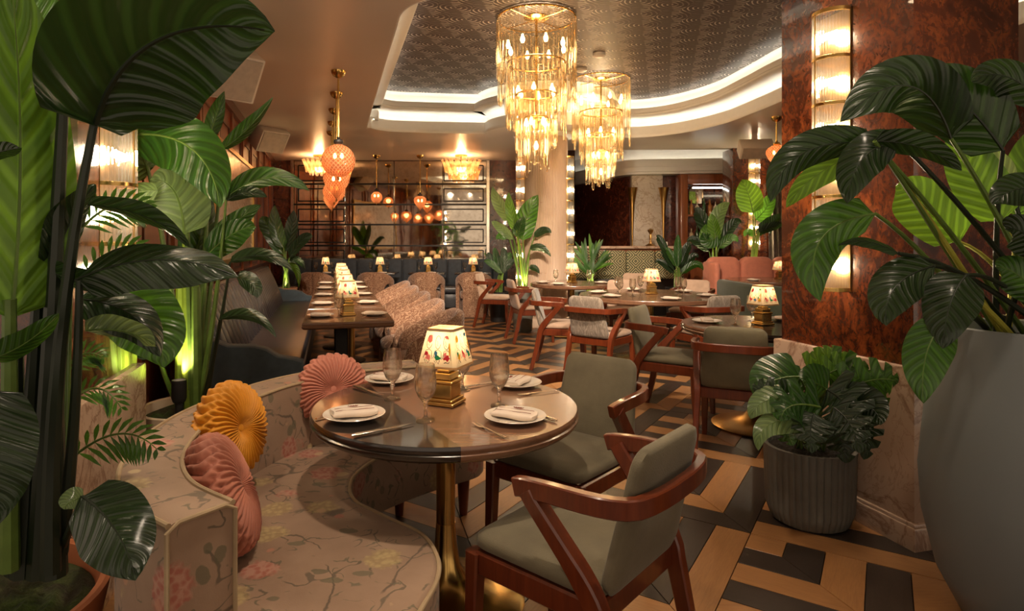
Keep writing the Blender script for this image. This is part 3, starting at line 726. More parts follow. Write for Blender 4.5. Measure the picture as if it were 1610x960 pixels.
# ---------------------------------------------------------------- table lamp
def make_lamp():
    t = thing('table_lamp', 'brass table lamp', 'lamp')
    m = MB()
    for w, z0, z1 in ((.116, 0, .014), (.102, .014, .026), (.086, .026, .082), (.096, .082, .094), (.074, .094, .120), (.052, .120, .132)): m.rbox((0, 0, (z0 + z1) / 2), (w, w, z1 - z0), .003, 1)
    m.build('base', MT['brass'], t, 30)
    m = MB(); m.lathe([(0, .13), (.014, .13), (.010, .15), (.010, .175), (.02, .18), (.0, .185)], 12); m.build('stem', MT['brass'], t)
    hb, ht, z0, z1 = .082, .053, .148, .288
    def ring(h, z, ch=.012):
        c = ch * h / .08
        return [(h - c, -h, z), (h, -h + c, z), (h, h - c, z), (h - c, h, z), (-h + c, h, z), (-h, h - c, z), (-h, -h + c, z), (-h + c, -h, z)]
    m = MB(); m.loops([ring(hb, z0), ring(ht, z1)], False, False); m.build('shade', MT['lamp_shade'], t, 10)
    m = MB(); m.loops([ring(hb + .001, z0 - .002), ring(hb + .0005, z0 + .006)], False, False); m.build('shade_trim', MT['shade_trim'], t, 10)
    m = MB(); m.loops([ring(ht + .001, z1 - .010), ring(ht + .001, z1 + .001)], False, False); m.build('shade_trim', MT['shade_trim'], t, 10)
    # painted figures on the four faces
    inks = {k: MB() for k in ('ink_red', 'ink_green', 'ink_black', 'ink_yellow', 'ink_pink', 'ink_blue')}
    rnd = random.Random(3)
    def spot(face, s, q):
        h = hb + (ht - hb) * q + .0012; z = z0 + (z1 - z0) * q; x = s * h * .86
        p = (x, -h, z); a = face * math.pi / 2
        return Vector((p[0] * math.cos(a) - p[1] * math.sin(a), p[0] * math.sin(a) + p[1] * math.cos(a), p[2]))
    def stroke(ink, face, pts, w):
        P = [spot(face, a, b) for a, b in pts]; nrm = (spot(face, 0, .5)); nrm.z = 0; nrm.normalize()
        vs = []; 
        for i, p in enumerate(P):
            d = unit(P[min(i + 1, len(P) - 1)] - P[max(0, i - 1)]); b = unit(d.cross(nrm)) * w
            vs += [p + b, p - b]
        inks[ink].add(vs, [(2 * i, 2 * i + 1, 2 * i + 3, 2 * i + 2) for i in range(len(P) - 1)])
    def blob(ink, face, s, q, a, b, jag=.25):
        vs = [spot(face, s, q)]; n = 12
        for k in range(n):
            j = 1 + rnd.uniform(-jag, jag); vs.append(spot(face, s + a * j * math.cos(2 * math.pi * k / n), q + b * j * math.sin(2 * math.pi * k / n)))
        inks[ink].add(vs, [(0, 1 + k, 1 + (k + 1) % n) for k in range(n)])
    for f in range(4):
        for k, s in enumerate((-.60, .03, .64)):
            b1, b2 = [('ink_pink', 'ink_red'), ('ink_green', 'ink_blue'), ('ink_red', 'ink_pink'), ('ink_blue', 'ink_yellow'), ('ink_yellow', 'ink_green')][(f * 3 + k + f) % 5]
            blob(b1, f, s + .03, .27, .19, .075, .4); blob(b2, f, s - .10, .36, .10, .06, .4)
            if k == 0: blob(b1, f, s, .74, .19, .10, .2)
            if k == 2: blob(b2, f, s + .04, .80, .17, .05, .3); blob('ink_yellow', f, s + .22, .5, .06, .16, .3)
            n = 16; stroke('ink_black', f, [(s + .20 * math.cos(2 * math.pi * i / n + .5), .66 + .17 * math.sin(2 * math.pi * i / n + .5)) for i in range(n - 1)], .0010)
            stroke('ink_black', f, [(s - .06, .70), (s - .02, .62), (s - .08, .60), (s + .02, .56)], .0008)
            stroke('ink_black', f, [(s - .16 + .08 * i + .06 * math.sin(i * 2.3 + f), .16 + .05 * math.cos(i * 2.9 + k)) for i in range(5)], .0012)
            stroke('ink_black', f, [(s - .26, .24), (s - .16, .44), (s + .04, .47), (s + .24, .42), (s + .28, .22)], .0010)
    for k, mm in inks.items():
        if mm.v: mm.build('painted_figures', MT[k], t, 0)['kind'] = 'stuff'
    m = MB(); m.lathe([(0, .185), (.010, .187), (.018, .205), (.016, .225), (0, .235)], 10); m.build('bulb', MT['bulb_soft'], t)
    point_light('lamp_light', (0, 0, .24), LAMP_W, (1.0, .66, .36), .02, t)
    return t
LAMP_W = 1.15
# ---------------------------------------------------------------- tableware
def goblet_mesh():
    m = MB(); m.lathe([(0, .001), (.033, .001), (.033, .003), (.012, .008), (.0065, .016), (.006, .045), (.010, .052), (.007, .058), (.013, .068), (.027, .085), (.036, .108), (.0385, .13), (.036, .16), (.0315, .195), (.0305, .195), (.035, .16), (.0372, .13), (.0345, .108), (.025, .087), (.0, .072)], 24, cap=False)
    me = m.mesh('goblet', 60); me.materials.append(MT['goblet_glass']); return me
def plate_mesh(r=.108):
    m = MB(); m.lathe([(0, 0), (.06, 0), (.066, .004), (r * .97, .016), (r, .019), (r * .985, .0205), (r * .7, .012), (.058, .008), (0, .008)], 36)
    me = m.mesh('plate', 50); me.materials.append(MT['porcelain']); return me
def napkin_mesh(w=.15, d=.088, th=.022):
    m = MB()
    def f(u, v):
        a = 2 * math.pi * u
        # closed pillow-like folded bundle: section around x axis, v along x
        x = (v - .5) * w; e = (abs(v - .5) * 2) ** 6
        y = math.copysign(abs(math.cos(a)) ** .45, math.cos(a)) * d / 2 * (1 - .12 * e + .03 * math.sin(9 * v + 1)); z = math.copysign(abs(math.sin(a)) ** .55, math.sin(a)) * th / 2 * (1 - .35 * e) * (1 + .08 * math.sin(5 * v + 3 * math.cos(a)))
        return (x + .006 * math.sin(5 * y / d + 2), y, z + th / 2 + .0015 * math.sin(6 * v))
    m.grid(f, 24, 14, True)
    n = 24
    m.f.append(tuple(range(n - 1, -1, -1))); m.f.append(tuple(14 * n + i for i in range(n)))
    me = m.mesh('napkin', 60); me.materials.append(MT['linen']); return me
GOB, PLA, NAP = goblet_mesh(), plate_mesh(), napkin_mesh()
def make_fork():
    m = MB(); m.tube([(0, -.10, .003), (0, -.05, .005), (0, .0, .006), (0, .03, .004)], [.0058, .0045, .003, .0055], 8, flat=.35)
    for i in range(4):
        x = -.0078 + .0052 * i; m.tube([(x * .6, .028, .004), (x, .045, .002), (x, .088, .006)], [.0022, .0018, .0010], 6)
    me = m.mesh('fork', 60); me.materials.append(MT['steel']); return me
def make_knife():
    m = MB(); m.tube([(0, -.115, .006), (0, -.10, .006), (0, -.03, .006), (0, -.01, .005)], [.004, .0085, .0065, .006], 8, flat=.6)
    m.loops([[(-.004, -.01, .004), (.006, -.01, .004), (.006, -.01, .006), (-.004, -.01, .006)], [(-.006, .05, .004), (.010, .05, .003), (.010, .05, .0045), (-.006, .05, .006)], [(-.006, .11, .004), (-.003, .112, .004), (-.003, .112, .005), (-.006, .11, .005)]])
    me = m.mesh('knife', 50); me.materials.append(MT['steel']); return me
FORK, KNIFE = make_fork(), make_knife()
def put(me, name, loc, rz, label, cat, group):
    o = obj(name, me); o.location = loc; o.rotation_euler = (0, 0, rz); return tag(o, label, cat, group)
def th_top(q): return .0235
def stitched_napkin(loc, rz, label, group):
    t = thing('folded_napkin', label, 'napkin', loc, rz, group); obj('cloth', NAP, t)
    for yy in (-.02, .012):
        m = MB(); P = [(-.066 + .132 * i / 10, yy + .0015 * math.sin(i), th_top(i / 10)) for i in range(11)]
        m.tube(P, .0009, 5); m.build('stitch_line', MT['stitch'], t)
    m = MB(); P = [(-.018 + .036 * i / 14, .03 + .004 * math.sin(i * 1.9), .0237) for i in range(15)]; m.tube(P, .0013, 5)
    P = [(-.014 + .028 * i / 10, .024 + .0025 * math.sin(i * 2.6), .0239) for i in range(11)]; m.tube(P, .0011, 5); m.build('emblem', MT['stitch'], t)
    return t
# ---------------------------------------------------------------- round tables
def seg_outline(r, chord, side, n=72):
    # circle cut by the line through chord point c with direction d; side picks the half
    c, d = chord; nrm = Vector((-d.y, d.x)) * side; P = []
    pts = [Vector((r * math.cos(2 * math.pi * i / n), r * math.sin(2 * math.pi * i / n))) for i in range(n)]
    # intersections
    cd = c.dot(d); disc = math.sqrt(max(0, cd * cd - c.dot(c) + r * r)); I = [c + d * (-cd - disc), c + d * (-cd + disc)]
    keep = [p for p in pts if (p - c).dot(nrm) > 0]
    ang = sorted([(math.atan2(p.y, p.x), p) for p in keep + I], key=lambda q: q[0])
    # rotate so the polygon starts after the gap
    A = [q[0] for q in ang]; gaps = [((A[(i + 1) % len(A)] - A[i]) % (2 * math.pi), i) for i in range(len(A))]; k = max(gaps)[1]
    return [ang[(k + 1 + i) % len(ang)][1] for i in range(len(ang))]
EDGE = [(1.0 - .03, -.052), (1.0 - .012, -.045), (1.0, -.036), (1.0, -.028), (1.0 - .01, -.024), (1.0 - .004, -.016), (1.0 - .004, -.008), (1.0 - .012, 0)]
def round_table(name, label, loc, r, chord=None, group=None, base='brass', seg=72):
    t = thing(name, label, 'table', loc, 0, group)
    def top(nm, side, mat):
        m = MB(); base_o = seg_outline(r, chord, side, seg) if chord else [Vector((r * math.cos(2 * math.pi * i / seg), r * math.sin(2 * math.pi * i / seg))) for i in range(seg)]
        L = []
        for k, z in EDGE:
            rk = r * 1.0 - (1.0 - k) * .5
            l = []
            for p in base_o:
                on = abs(p.length - r) < 1e-4
                l.append(((p.x, p.y) if not on else (p.x * rk / r, p.y * rk / r)) + (.75 + z,))
            L.append(l)
        m.loops(L); return m.build(nm, mat, t, 40)
    if chord: top('tabletop', 1, MT['walnut']); top('dark_inlay', -1, MT['wenge'])
    else: top('tabletop', 1, MT['walnut'])
    m = MB(); m.lathe([(.036, .06), (.036, .69), (.06, .695), (.06, .70)], 28); m.build('pedestal', MT[base], t)
    k = r / .5
    m = MB(); m.lathe([(0, 0), (.29 * k, 0), (.30 * k, .012), (.285 * k, .02), (.2 * k, .035), (.10 * k, .075), (.055, .14), (.042, .22), (.037, .3)], 40); m.build('base', MT[base], t)
    return t

# ================================================================ LIGHT FITTINGS
def make_sconce(label, height, tiers, r, loc, rz, rods=18, power=0, bulb='bulb_white', group=None):
    t = thing('glass_rod_sconce', label, 'wall lamp', loc, rz, group); th = height / tiers
    m = MB(); m.box((0, .004, height / 2), (r * 2.1, .01, height)); m.build('backplate', MT['brass_old'], t, 0)
    for k in range(tiers + 1):
        m = MB(); z = k * th
        P = [(r * math.cos(a), -r * math.sin(a) * 1.0, z) for a in [math.pi * i / 16 for i in range(17)]]
        m.band(P, .012, .016 if 0 < k < tiers else .02); m.build('ring', MT['brass'], t)
    m = MB(); m.tube([(-r * .22, -r * .99, 0), (-r * .22, -r * .99, height)], .004, 6); m.build('spine', MT['brass'], t)
    for k in range(tiers):
        m = MB(); rr_ = math.pi * r / rods * .47
        for i in range(rods):
            a = math.pi * (i + .5) / rods; c = (r * .97 * math.cos(a), -r * .97 * math.sin(a))
            m.tube([(c[0], c[1], k * th + .008), (c[0], c[1], (k + 1) * th - .008)], rr_, 6, cap=False)
        o = m.build('glass_rods', MT['sconce_glass'], t); o['kind'] = 'stuff'
        m = MB(); z = (k + .5) * th; m.tube([(-r * .62, -r * .40, z), (r * .62, -r * .40, z)], .016, 8); m.build('bulb', MT[bulb], t)
        if power: point_light('sconce_light', (0, -r * .5, z), power, (1.0, .84, .62), .04, t)
    return t
rzl = math.atan2(-BX.x, BX.y)            # local -y looks along -BX
make_sconce('tall curved glass rod sconce on the burl pier above the monstera', 1.42, 6, .098, Vector((1.822, 3.165, 1.12)) - BX * .006, rzl, 22, 6.0)
rzr = rzl + math.pi
make_sconce('glass rod sconce on the burl pier behind the big dark leaves', 1.42, 6, .098, Vector((-1.515, 2.46, 1.12)) + BX * .006, rzr, 22, 4.0)
for s, lb in ((-1, 'slim glass rod sconce on the column, above the broad-leaved plant'), (1, 'slim glass rod sconce on the column, above the bushy palm')):
    a = R(180 - 12) if s < 0 else R(-12 + 0)
    a = R(194) if s < 0 else R(-14)
    p = CC + Vector((math.cos(a), math.sin(a), 0)) * .375
    make_sconce(lb, 2.1, 6, .098, (p.x, p.y, .60), a + math.pi / 2, 12, 6.0, 'bulb_white')
make_sconce('glass rod sconce on the far lacquered pier behind the pink banquette', 1.7, 6, .10, (4.98, 11.24, 1.18), 0, 12, 6)

# ---------------------------------------------------------------- tiered rod chandeliers
def rod_mesh(w, l):
    m = MB(); L = []
    for z, k in ((0, .55), (-.02, 1), (-l + .06, 1), (-l + .02, .85), (-l + .004, .45)):
        L.append([(w / 2 * k * math.cos(a), w / 3 * k * math.sin(a), z) for a in [2 * math.pi * i / 6 for i in range(6)]])
    m.loops(L); me = m.mesh('rod', 70); me.materials.append(MT['rod_glass']); return me
rods = [rod_mesh(.052, l) for l in (.55, .66, .78, .46)]
def chandelier(label, loc, k, seed, power):
    t = thing('rod_chandelier', label, 'chandelier', loc); rn = random.Random(seed)
    for r, z, n, ls in ((.40, 0, 44, (0, 1, 2)), (.30, -.46, 34, (0, 1, 0)), (.205, -.78, 24, (3, 0)), (.115, -1.02, 12, (3,))):
        m = MB(); m.tube([(r * k * math.cos(2 * math.pi * i / 40), r * k * math.sin(2 * math.pi * i / 40), z) for i in range(41)], .011, 6); m.build('ring', MT['brass'], t)
        for i in range(n):
            a = 2 * math.pi * (i + rn.uniform(-.15, .15)) / n
            o = obj('glass_rod', rods[ls[rn.randrange(len(ls))]], t); o.location = (r * k * math.cos(a), r * k * math.sin(a), z - rn.uniform(0, .05)); o.rotation_euler = (0, 0, a + math.pi / 2); o.scale = (1, 1, rn.uniform(.82, 1.28))
        rb = max(.05, r - .10)
        nb = {44: 8, 34: 6, 24: 5, 12: 1}[n]
        for i in range(nb):
            a = 2 * math.pi * (i + .3) / nb; rb_ = 0 if nb == 1 else rb * k
            m = MB(); m.lathe([(0, -.05), (.014, -.045), (.024, -.02), (.022, .0), (.012, .022), (.01, .04), (0, .04)], 10, (rb_ * math.cos(a), rb_ * math.sin(a), z - .28)); m.build('bulb', MT['bulb_warm'], t)
        point_light('chandelier_light', (0, 0, z - .28), power * {44: 1.0, 34: .8, 24: .6, 12: .4}[n], (1.0, .77, .50), .12, t)
    m = MB(); m.tube([(0, 0, .05), (0, 0, -1.15)], .014, 8); m.build('stem', MT['brass'], t)
    m = MB(); m.lathe([(0, .022), (.13, .022), (.13, .008), (.10, -.012), (.0, -.02)], 30); m.build('canopy', MT['brass'], t)
    for i in range(4):
        a = math.pi / 4 + i * math.pi / 2; m = MB(); m.tube([(0, 0, -.01), (.40 * k * math.cos(a), .40 * k * math.sin(a), 0)], .007, 6); m.build('spoke', MT['brass'], t)
    return t
chandelier('larger chandelier of hanging glass rods in front of the column', (.545, 6.3, CEIL + .585), 1.0, 1, 9)
chandelier('smaller looking chandelier of glass rods farther back beside the column', (1.675, 8.7, CEIL + .585), 1.0, 2, 10)

# ---------------------------------------------------------------- globe pendants
def pendant(label, x, y, zc, rad, shape, power, cap_m='black_matte', group='brass stemmed glass pendants'):
    t = thing('glass_pendant', label, 'pendant lamp', (x, y, zc), 0, group)
    top = CEIL - zc
    m = MB(); m.lathe([(0, top - .001), (.075, top - .001), (.072, top - .02), (.055, top - .05), (.02, top - .07), (0, top - .072)], 24); m.build('canopy', MT['brass'], t)
    m = MB(); m.tube([(0, 0, top - .06), (0, 0, rad * 1.15)], .011, 8); m.build('rod', MT['brass'], t)
    m = MB(); m.lathe([(0, rad + .075), (.02, rad + .07), (.012, rad + .055), (.046, rad + .04), (.05, rad + .02), (.035, rad + .0), (.0, rad - .005)], 20); m.build('fitting', MT[cap_m], t)
    m = MB(); ns, nr = 40, 22
    def f(u, v):
        th = math.pi * (.04 + .95 * v); a = 2 * math.pi * u
        rip = 1 + .022 * math.sin(16 * (a + 1.6 * v)) * math.sin(th)
        if shape == 'globe': r, z = rad * math.sin(th), rad * math.cos(th)
        else:
            z = rad * (1.1 - 2.35 * v); r = rad * (math.sin(math.pi * min(1, v * .5 + .12) ** .9) if False else 1.0) * max(.02, math.sin(math.pi * (v ** .62) * .97 + .06)) 
        return (r * rip * math.cos(a), r * rip * math.sin(a), z)
    m.grid(f, ns, nr, True); m.build('shade', MT['globe_glass'], t, 180)
    m = MB(); b = -rad * (1.0 if shape == 'globe' else 1.27); m.lathe([(0, b - .035), (.007, b - .03), (.012, b - .015), (.006, b - .003), (.018, b + .004), (0, b + .01)], 12); m.build('finial', MT['brass_old'], t)
    for s in (-1, 1):
        m = MB(); m.lathe([(0, -.028), (.016, -.015), (.018, .005), (.009, .03), (0, .032)], 10, (s * .035, 0, rad * .28)); m.build('bulb', MT['bulb_warm'], t)
    point_light('pendant_light', (0, 0, rad * .25), power, (1.0, .64, .34), .05, t)
    return t
px = lambda u, d: (u - PU) * d / F
for i, (u, d, zc, rad, sh) in enumerate(((532, 6.12, 2.165, .165, 'globe'), (529, 7.02, 2.03, .15, 'acorn'), (525.5, 7.9, 2.0, .14, 'globe'), (523, 8.75, 2.02, .14, 'acorn'), (521, 9.55, 1.98, .12, 'acorn'))):
    pendant(('round ribbed peach glass globe pendant hanging nearest over the long table' if i == 0 else '%s glass pendant back along the row over the long table' % ORD[i]), px(u, d), d, zc, rad, sh, 1.0)
pendant('small globe pendant before the mirror wall beside the acorn one', px(592, 12.2), 12.2, 2.22, .115, 'globe', .7)
pendant('small acorn shaped pendant before the mirror wall', px(660.5, 12.2), 12.2, 2.12, .125, 'acorn', .7)
pendant('pineapple shaped glass pendant hanging beside the right hand pier', px(1221, 8.4), 8.4, 2.53, .135, 'acorn', 1.6, 'brass')
# ---------------------------------------------------------------- petal ceiling lights at the mirror wall
def petal_light(label, x, y, w):
    t = thing('petal_ceiling_light', label, 'ceiling lamp', (x, y, CEIL)); n = 18
    m = MB(); m.lathe([(0, 0), (.12, 0), (.12, -.03), (0, -.03)], 20); m.tube([(0, 0, -.02), (0, 0, -.2)], .012, 8); m.build('canopy', MT['brass'], t)
    for tier, (r, z, h) in enumerate(((w / 2, -.10, .24), (w * .36, -.2, .2))):
        m = MB(); m.tube([(r * .92 * math.cos(2 * math.pi * i / 30), r * .92 * math.sin(2 * math.pi * i / 30), z - .04) for i in range(31)], .008, 6); m.build('ring', MT['brass'], t)
        nn = n if tier == 0 else 12
        for i in range(nn):
            a = 2 * math.pi * i / nn; m = MB()
            def f(u, v):
                ww = 2 * math.pi * r / nn * .42 * (math.sin(math.pi * (.12 + .80 * v)) ** .5); s = (u - .5) * 2
                rr_ = r * (.9 + .0 * v) + .07 * (1 - v) ** 2 - .02 * s * s; 
                return ((rr_) * math.cos(a) - s * ww * math.sin(a), rr_ * math.sin(a) + s * ww * math.cos(a), z - v * h)
            m.grid(f, 4, 6); m.build('petal', MT['petal_glass'], t, 180)
    m = MB(); m.lathe([(0, -.34), (.05, -.33), (.09, -.29), (.10, -.25), (0, -.25)], 16); m.build('bulb', MT['bulb_soft'], t)
    point_light('petal_light', (0, 0, -.2), 22, (1.0, .62, .30), .08, t)
petal_light('ceiling light of peach glass petals before the mirror wall, clear of the globe', px(725, 12.2), 12.2, .74)
petal_light('ceiling light of peach glass petals partly hidden behind the nearest globe pendant', px(502, 12.2), 12.2, .60)
# ---------------------------------------------------------------- torch sconces of the bar
for u, lb in ((994, 'brass flared torch sconce on the marble pilaster edge beside the dark wall'), (1043, 'brass flared torch sconce on the marble pilaster edge beside the bar shelves')):
    t = thing('torch_sconce', lb, 'wall lamp', (px(u, 12.5), 12.49, 0)); m = MB(); m.lathe([(.012, 1.25), (.02, 1.45), (.03, 1.8), (.05, 2.15), (.10, 2.42), (.115, 2.44), (.10, 2.43), (0, 2.2)], 16); m.build('horn', MT['gold_satin'], t)
    m = MB(); m.rbox((0, .03, 1.9), (.05, .05, .12), .01); m.build('bracket', MT['gold_satin'], t)
# ---------------------------------------------------------------- ceiling speakers
def speaker(label, c, w, h, d, face, up=(0, 0, 1)):
    t = thing('ceiling_speaker', label, 'speaker'); f = unit(Vector(face)); r = unit(f.cross(Vector(up))); u_ = r.cross(f)
    rot = Matrix((r, u_, f)).transposed(); c = Vector(c)
    m = MB(); m.rbox(c, (w, h, d), .015, 2, rot); m.build('cabinet', MT['speaker_white'], t)
    m = MB(); m.rbox(c + f * (d / 2 + .004), (w * .9, h * .9, .014), .006, 1, rot); m.build('grille', MT['speaker_grille'], t)
    top = c + Vector((0, 0, 0)) - f * (d * .35); 
    m = MB(); m.box((top.x, top.y, (top.z + CEIL) / 2), (.07, .05, CEIL - top.z)); m.build('bracket', MT['speaker_white'], t)
speaker('white box speaker under the ceiling above the dark torn leaf', pt(352, 108, 5.4), .50, .42, .40, (.62, -.55, -.55))
speaker('white box speaker under the ceiling by the wood wall, farther back', pt(422, 215, 9.3), .46, .36, .34, (.62, -.5, -.6))
speaker('white box speaker hung beside the pineapple pendant', pt(1188, 234, 9.6), .50, .22, .24, (-.12, -.72, -.68))

# ================================================================ FOREGROUND BOOTH
SZ = .45; BKZ = .75
sofa = thing('floral_booth', 'curved booth sofa in faded floral fabric around the front table', 'sofa', (-.6, 2.2, 0))
SO = Vector((-.6, 2.2, 0))
bpath = smooth_path([(-.34, 3.10, 0), (-.62, 2.98, 0), (-.87, 2.72, 0), (-.99, 2.40, 0), (-1.02, 2.08, 0), (-.95, 1.76, 0), (-.82, 1.54, 0), (-.645, 1.40, 0)], 7)
def sweep(path, sec, m, org=SO, cap=True):
    L = []; n = len(path)
    for i, p in enumerate(path):
        t = unit(path[min(i + 1, n - 1)] - path[max(i - 1, 0)]); s = Vector((t.y, -t.x, 0))
        L.append([p - org + s * x + Vector((0, 0, z)) for x, z in sec])
    m.loops(L, cap, cap); return m
hw = .085
m = MB(); sweep(bpath, [(-hw, .13), (hw, .13), (hw, BKZ - .03), (hw - .008, BKZ - .008), (hw - .03, BKZ), (-hw + .03, BKZ), (-hw + .008, BKZ - .008), (-hw, BKZ - .03)], m); m.build('back', MT['floral'], sofa, 50)
front = smooth_path([(.0, 3.10, 0), (-.03, 3.0, 0), (-.25, 2.82, 0), (-.44, 2.61, 0), (-.505, 2.42, 0), (-.50, 2.28, 0), (-.455, 2.17, 0), (-.395, 2.107, 0), (-.31, 2.03, 0), (-.194, 1.924, 0), (-.137, 1.795, 0), (-.125, 1.69, 0), (-.147, 1.572, 0), (-.2, 1.42, 0), (-.33, 1.30, 0), (-.52, 1.27, 0)], 5)
outl = front + [Vector((-.64, 1.33, 0))] + [p for p in bpath[::-1]] + [Vector((-.18, 3.17, 0)), Vector((-.05, 3.17, 0))]
m = MB(); cen = Vector((-.62, 2.2, 0))
def inset(P, d):
    n = len(P); out = []
    for i in range(n):
        t = unit(P[(i + 1) % n] - P[i - 1]); out.append(P[i] + Vector((t.y, -t.x, 0)) * d)
    return out
ar = sum(outl[i].x * outl[(i + 1) % len(outl)].y - outl[(i + 1) % len(outl)].x * outl[i].y for i in range(len(outl))); sg = -1 if ar > 0 else 1
LL = []
for d, z in ((0.012, .20), (0, .215), (0, SZ - .02), (.006, SZ - .005), (.016, SZ)):
    LL.append([p - SO + Vector((0, 0, z)) for p in inset(outl, d * sg)])
m.loops(LL, True, False)
bm = bmesh.new(); vs = [bm.verts.new(p) for p in LL[-1]]; es = [bm.edges.new((vs[i], vs[(i + 1) % len(vs)])) for i in range(len(vs))]
bmesh.ops.triangle_fill(bm, use_beauty=True, edges=es, normal=(0, 0, 1)); bm.verts.index_update()
for f in bm.faces:
    if f.normal.z < 0: f.normal_flip()
m.add([v.co.copy() for v in bm.verts], [tuple(q.index for q in f.verts) for f in bm.faces]); bm.free()
m.build('seat', MT['floral'], sofa, 50)
m = MB(); m.tube([p - SO + Vector((0, 0, SZ - .006)) for p in inset(front, 0)], .007, 8); m.build('piping', MT['piping'], sofa)
for sd in (-1, 1):
    m = MB(); P = []
    for i, p in enumerate(bpath):
        t = unit(bpath[min(i + 1, len(bpath) - 1)] - bpath[max(i - 1, 0)]); s = Vector((t.y, -t.x, 0)); P.append(p - SO + s * (hw - .008) * sd + Vector((0, 0, BKZ - .006)))
    m.tube(P, .007, 8); m.build('piping', MT['piping'], sofa)
tn = unit(bpath[-1] - bpath[-2]); sn = Vector((tn.y, -tn.x, 0)); e = bpath[-1] - SO + tn * .002
m = MB(); m.tube([e + sn * (-hw + .004) + Vector((0, 0, .14)), e + sn * (-hw + .004) + Vector((0, 0, BKZ - .02)), e + sn * (-hw + .03) + Vector((0, 0, BKZ - .004)), e + sn * (hw - .03) + Vector((0, 0, BKZ - .004)), e + sn * (hw - .004) + Vector((0, 0, BKZ - .02)), e + sn * (hw - .004) + Vector((0, 0, .14))], .006, 8); m.build('piping', MT['piping'], sofa)
for x, y in ((-.10, 3.06), (-.56, 2.75), (-.30, 1.45), (-.72, 1.5), (-.95, 2.1), (-.42, 3.05)):
    m = MB(); m.lathe([(.02, 0), (.034, .20), (0, .20)], 16, (x + .6, y - 2.2, 0)); m.build('leg', MT['chair_wood'], sofa)
m = MB(); m.rbox((-.05, -.55, .10), (.5, .35, .2), .02); m.build('plinth', MT['leather_blue'], sofa)

def pillow(label, c, axis, rad, th, mat, spin=0):
    t = thing('pleated_pillow', label, 'pillow', c); q = Vector((0, 0, 1)).rotation_difference(unit(Vector(axis))).to_matrix()
    m = MB(); N = 44
    def f(u, v):
        a = 2 * math.pi * u; ph = math.pi * v              # ph 0 front centre .. pi back centre
        s = math.sin(ph); cz = math.cos(ph)
        r = rad * s ** .55 if s > 0 else 0; z = th / 2 * math.copysign(abs(cz) ** .75, cz)
        face = abs(cz); dim = -.25 * th * math.exp(-(r / (rad * .16)) ** 2) * (1 if cz > 0 else -1)
        wob = .6 * math.sin(3 * a + 1) + .4 * math.sin(7 * a)
        pl = abs(math.sin(N / 2 * a + .5 * wob + .9 * math.sin(5 * ph))) - .5
        braid = abs(math.sin(13 * a + 4.5 * abs(ph - math.pi / 2) + .3 * wob)) - .5
        k = min(1, r / (rad * .55))
        z += math.copysign(1, cz) * pl * .013 * k * min(1, face * 2.0) + dim
        r += (pl * .006 * face + braid * .028 * (1 - face)) * k
        return q @ Vector((r * math.cos(a + spin), r * math.sin(a + spin), z))
    m.grid(f, 264, 36, True); m.build('cover', MT[mat], t, 180)
    m = MB(); m.lathe([(0, .012), (.012, .010), (.018, 0), (.012, -.006), (0, -.008)], 14); m.v = [tuple(q @ (Vector(p) + Vector((0, 0, th * .26)))) for p in m.v]; m.build('button', MT[mat], t)
    return t
pillow('mustard yellow round pleated velvet pillow on the floral booth', pt(364, 674, 2.16), (.95, -.24, .2), .157, .12, 'velvet_yellow')
pillow('dusty pink pleated pillow standing on edge in front of the yellow one', pt(352, 775, 1.80), (.90, .26, .36), .170, .13, 'velvet_rose', .4)
pillow('pale pink round pleated pillow leaning behind the dark part of the table', pt(523, 612, 2.76), (.34, -.90, .28), .152, .12, 'velvet_rose_light')

# ================================================================ FRONT TABLE
T1 = Vector((-.143, 2.325, 0))
c0 = Vector((-.317, 2.288)) - T1.xy; c1 = Vector((-.1437, 1.971)) - T1.xy
table1 = round_table('round_table', 'front round table with a dark stained wedge and brass pedestal', T1, .5, (c0, (c1 - c0).normalized()))
lamp0 = make_lamp(); first_lamp = [True]
def lamp(x, y, rz, label, scale=None):
    o = place(lamp0, first_lamp[0], (x, y, .752), rz, label, 'brass table lamps with painted shades', scale); first_lamp[0] = False; return o
L1 = at(701, 634, .75); lamp(L1.x, L1.y, R(-24), 'painted lamp on the front round table')
TS = 'front table setting'
for (u, v), nm in (((617, 627), 'stemmed goblet on the front table before the plate by the pink pillow'), ((692, 661), 'stemmed goblet nearest the camera, left of the lamp base'), ((727, 613), 'stemmed goblet half hidden behind the front table lamp'), ((785, 638), 'stemmed goblet on the bare wood right of the front lamp')):
    if u == 692: u = 669
    p = at(u, v, .75); put(GOB, 'stemmed_goblet', (p.x, p.y, .7505), random.uniform(0, 3), nm, 'glass', TS)
pls = [((557, 657), 20, 'on the dark wedge nearest the yellow pillow'), ((612, 600), -15, 'by the pale pink pillow'), ((812, 606), 65, 'beside the far armchair'), ((810, 660), -25, 'nearest the front armchair')]
for (u, v), a, nm in pls:
    p = at(u, v, .75); put(PLA, 'plate', (p.x, p.y, .7505), 0, 'white plate on the front table ' + nm, 'plate', TS)
    stitched_napkin((p.x, p.y, .762), R(a), 'embroidered folded napkin on the plate ' + nm, TS)
def lay(me, name, a, b, label, cat, z=.7515):
    p, q = at(*a, .75), at(*b, .75); d = q - p; o = put(me, name, ((p.x + q.x) / 2, (p.y + q.y) / 2, z), math.atan2(d.y, d.x) - math.pi / 2, label, cat, TS); return o
lay(KNIFE, 'table_knife', (551, 688), (655, 667), 'knife lying across the dark wedge below the plate', 'knife')
lay(KNIFE, 'table_knife', (555, 608), (604, 624), 'dark handled knife beside the plate by the pale pink pillow', 'knife')
lay(FORK, 'table_fork', (797, 691), (740, 664), 'fork with tines toward the lamp by the nearest plate', 'fork')
lay(FORK, 'table_fork', (871, 616), (818, 622), 'fork beside the plate by the far armchair', 'fork')
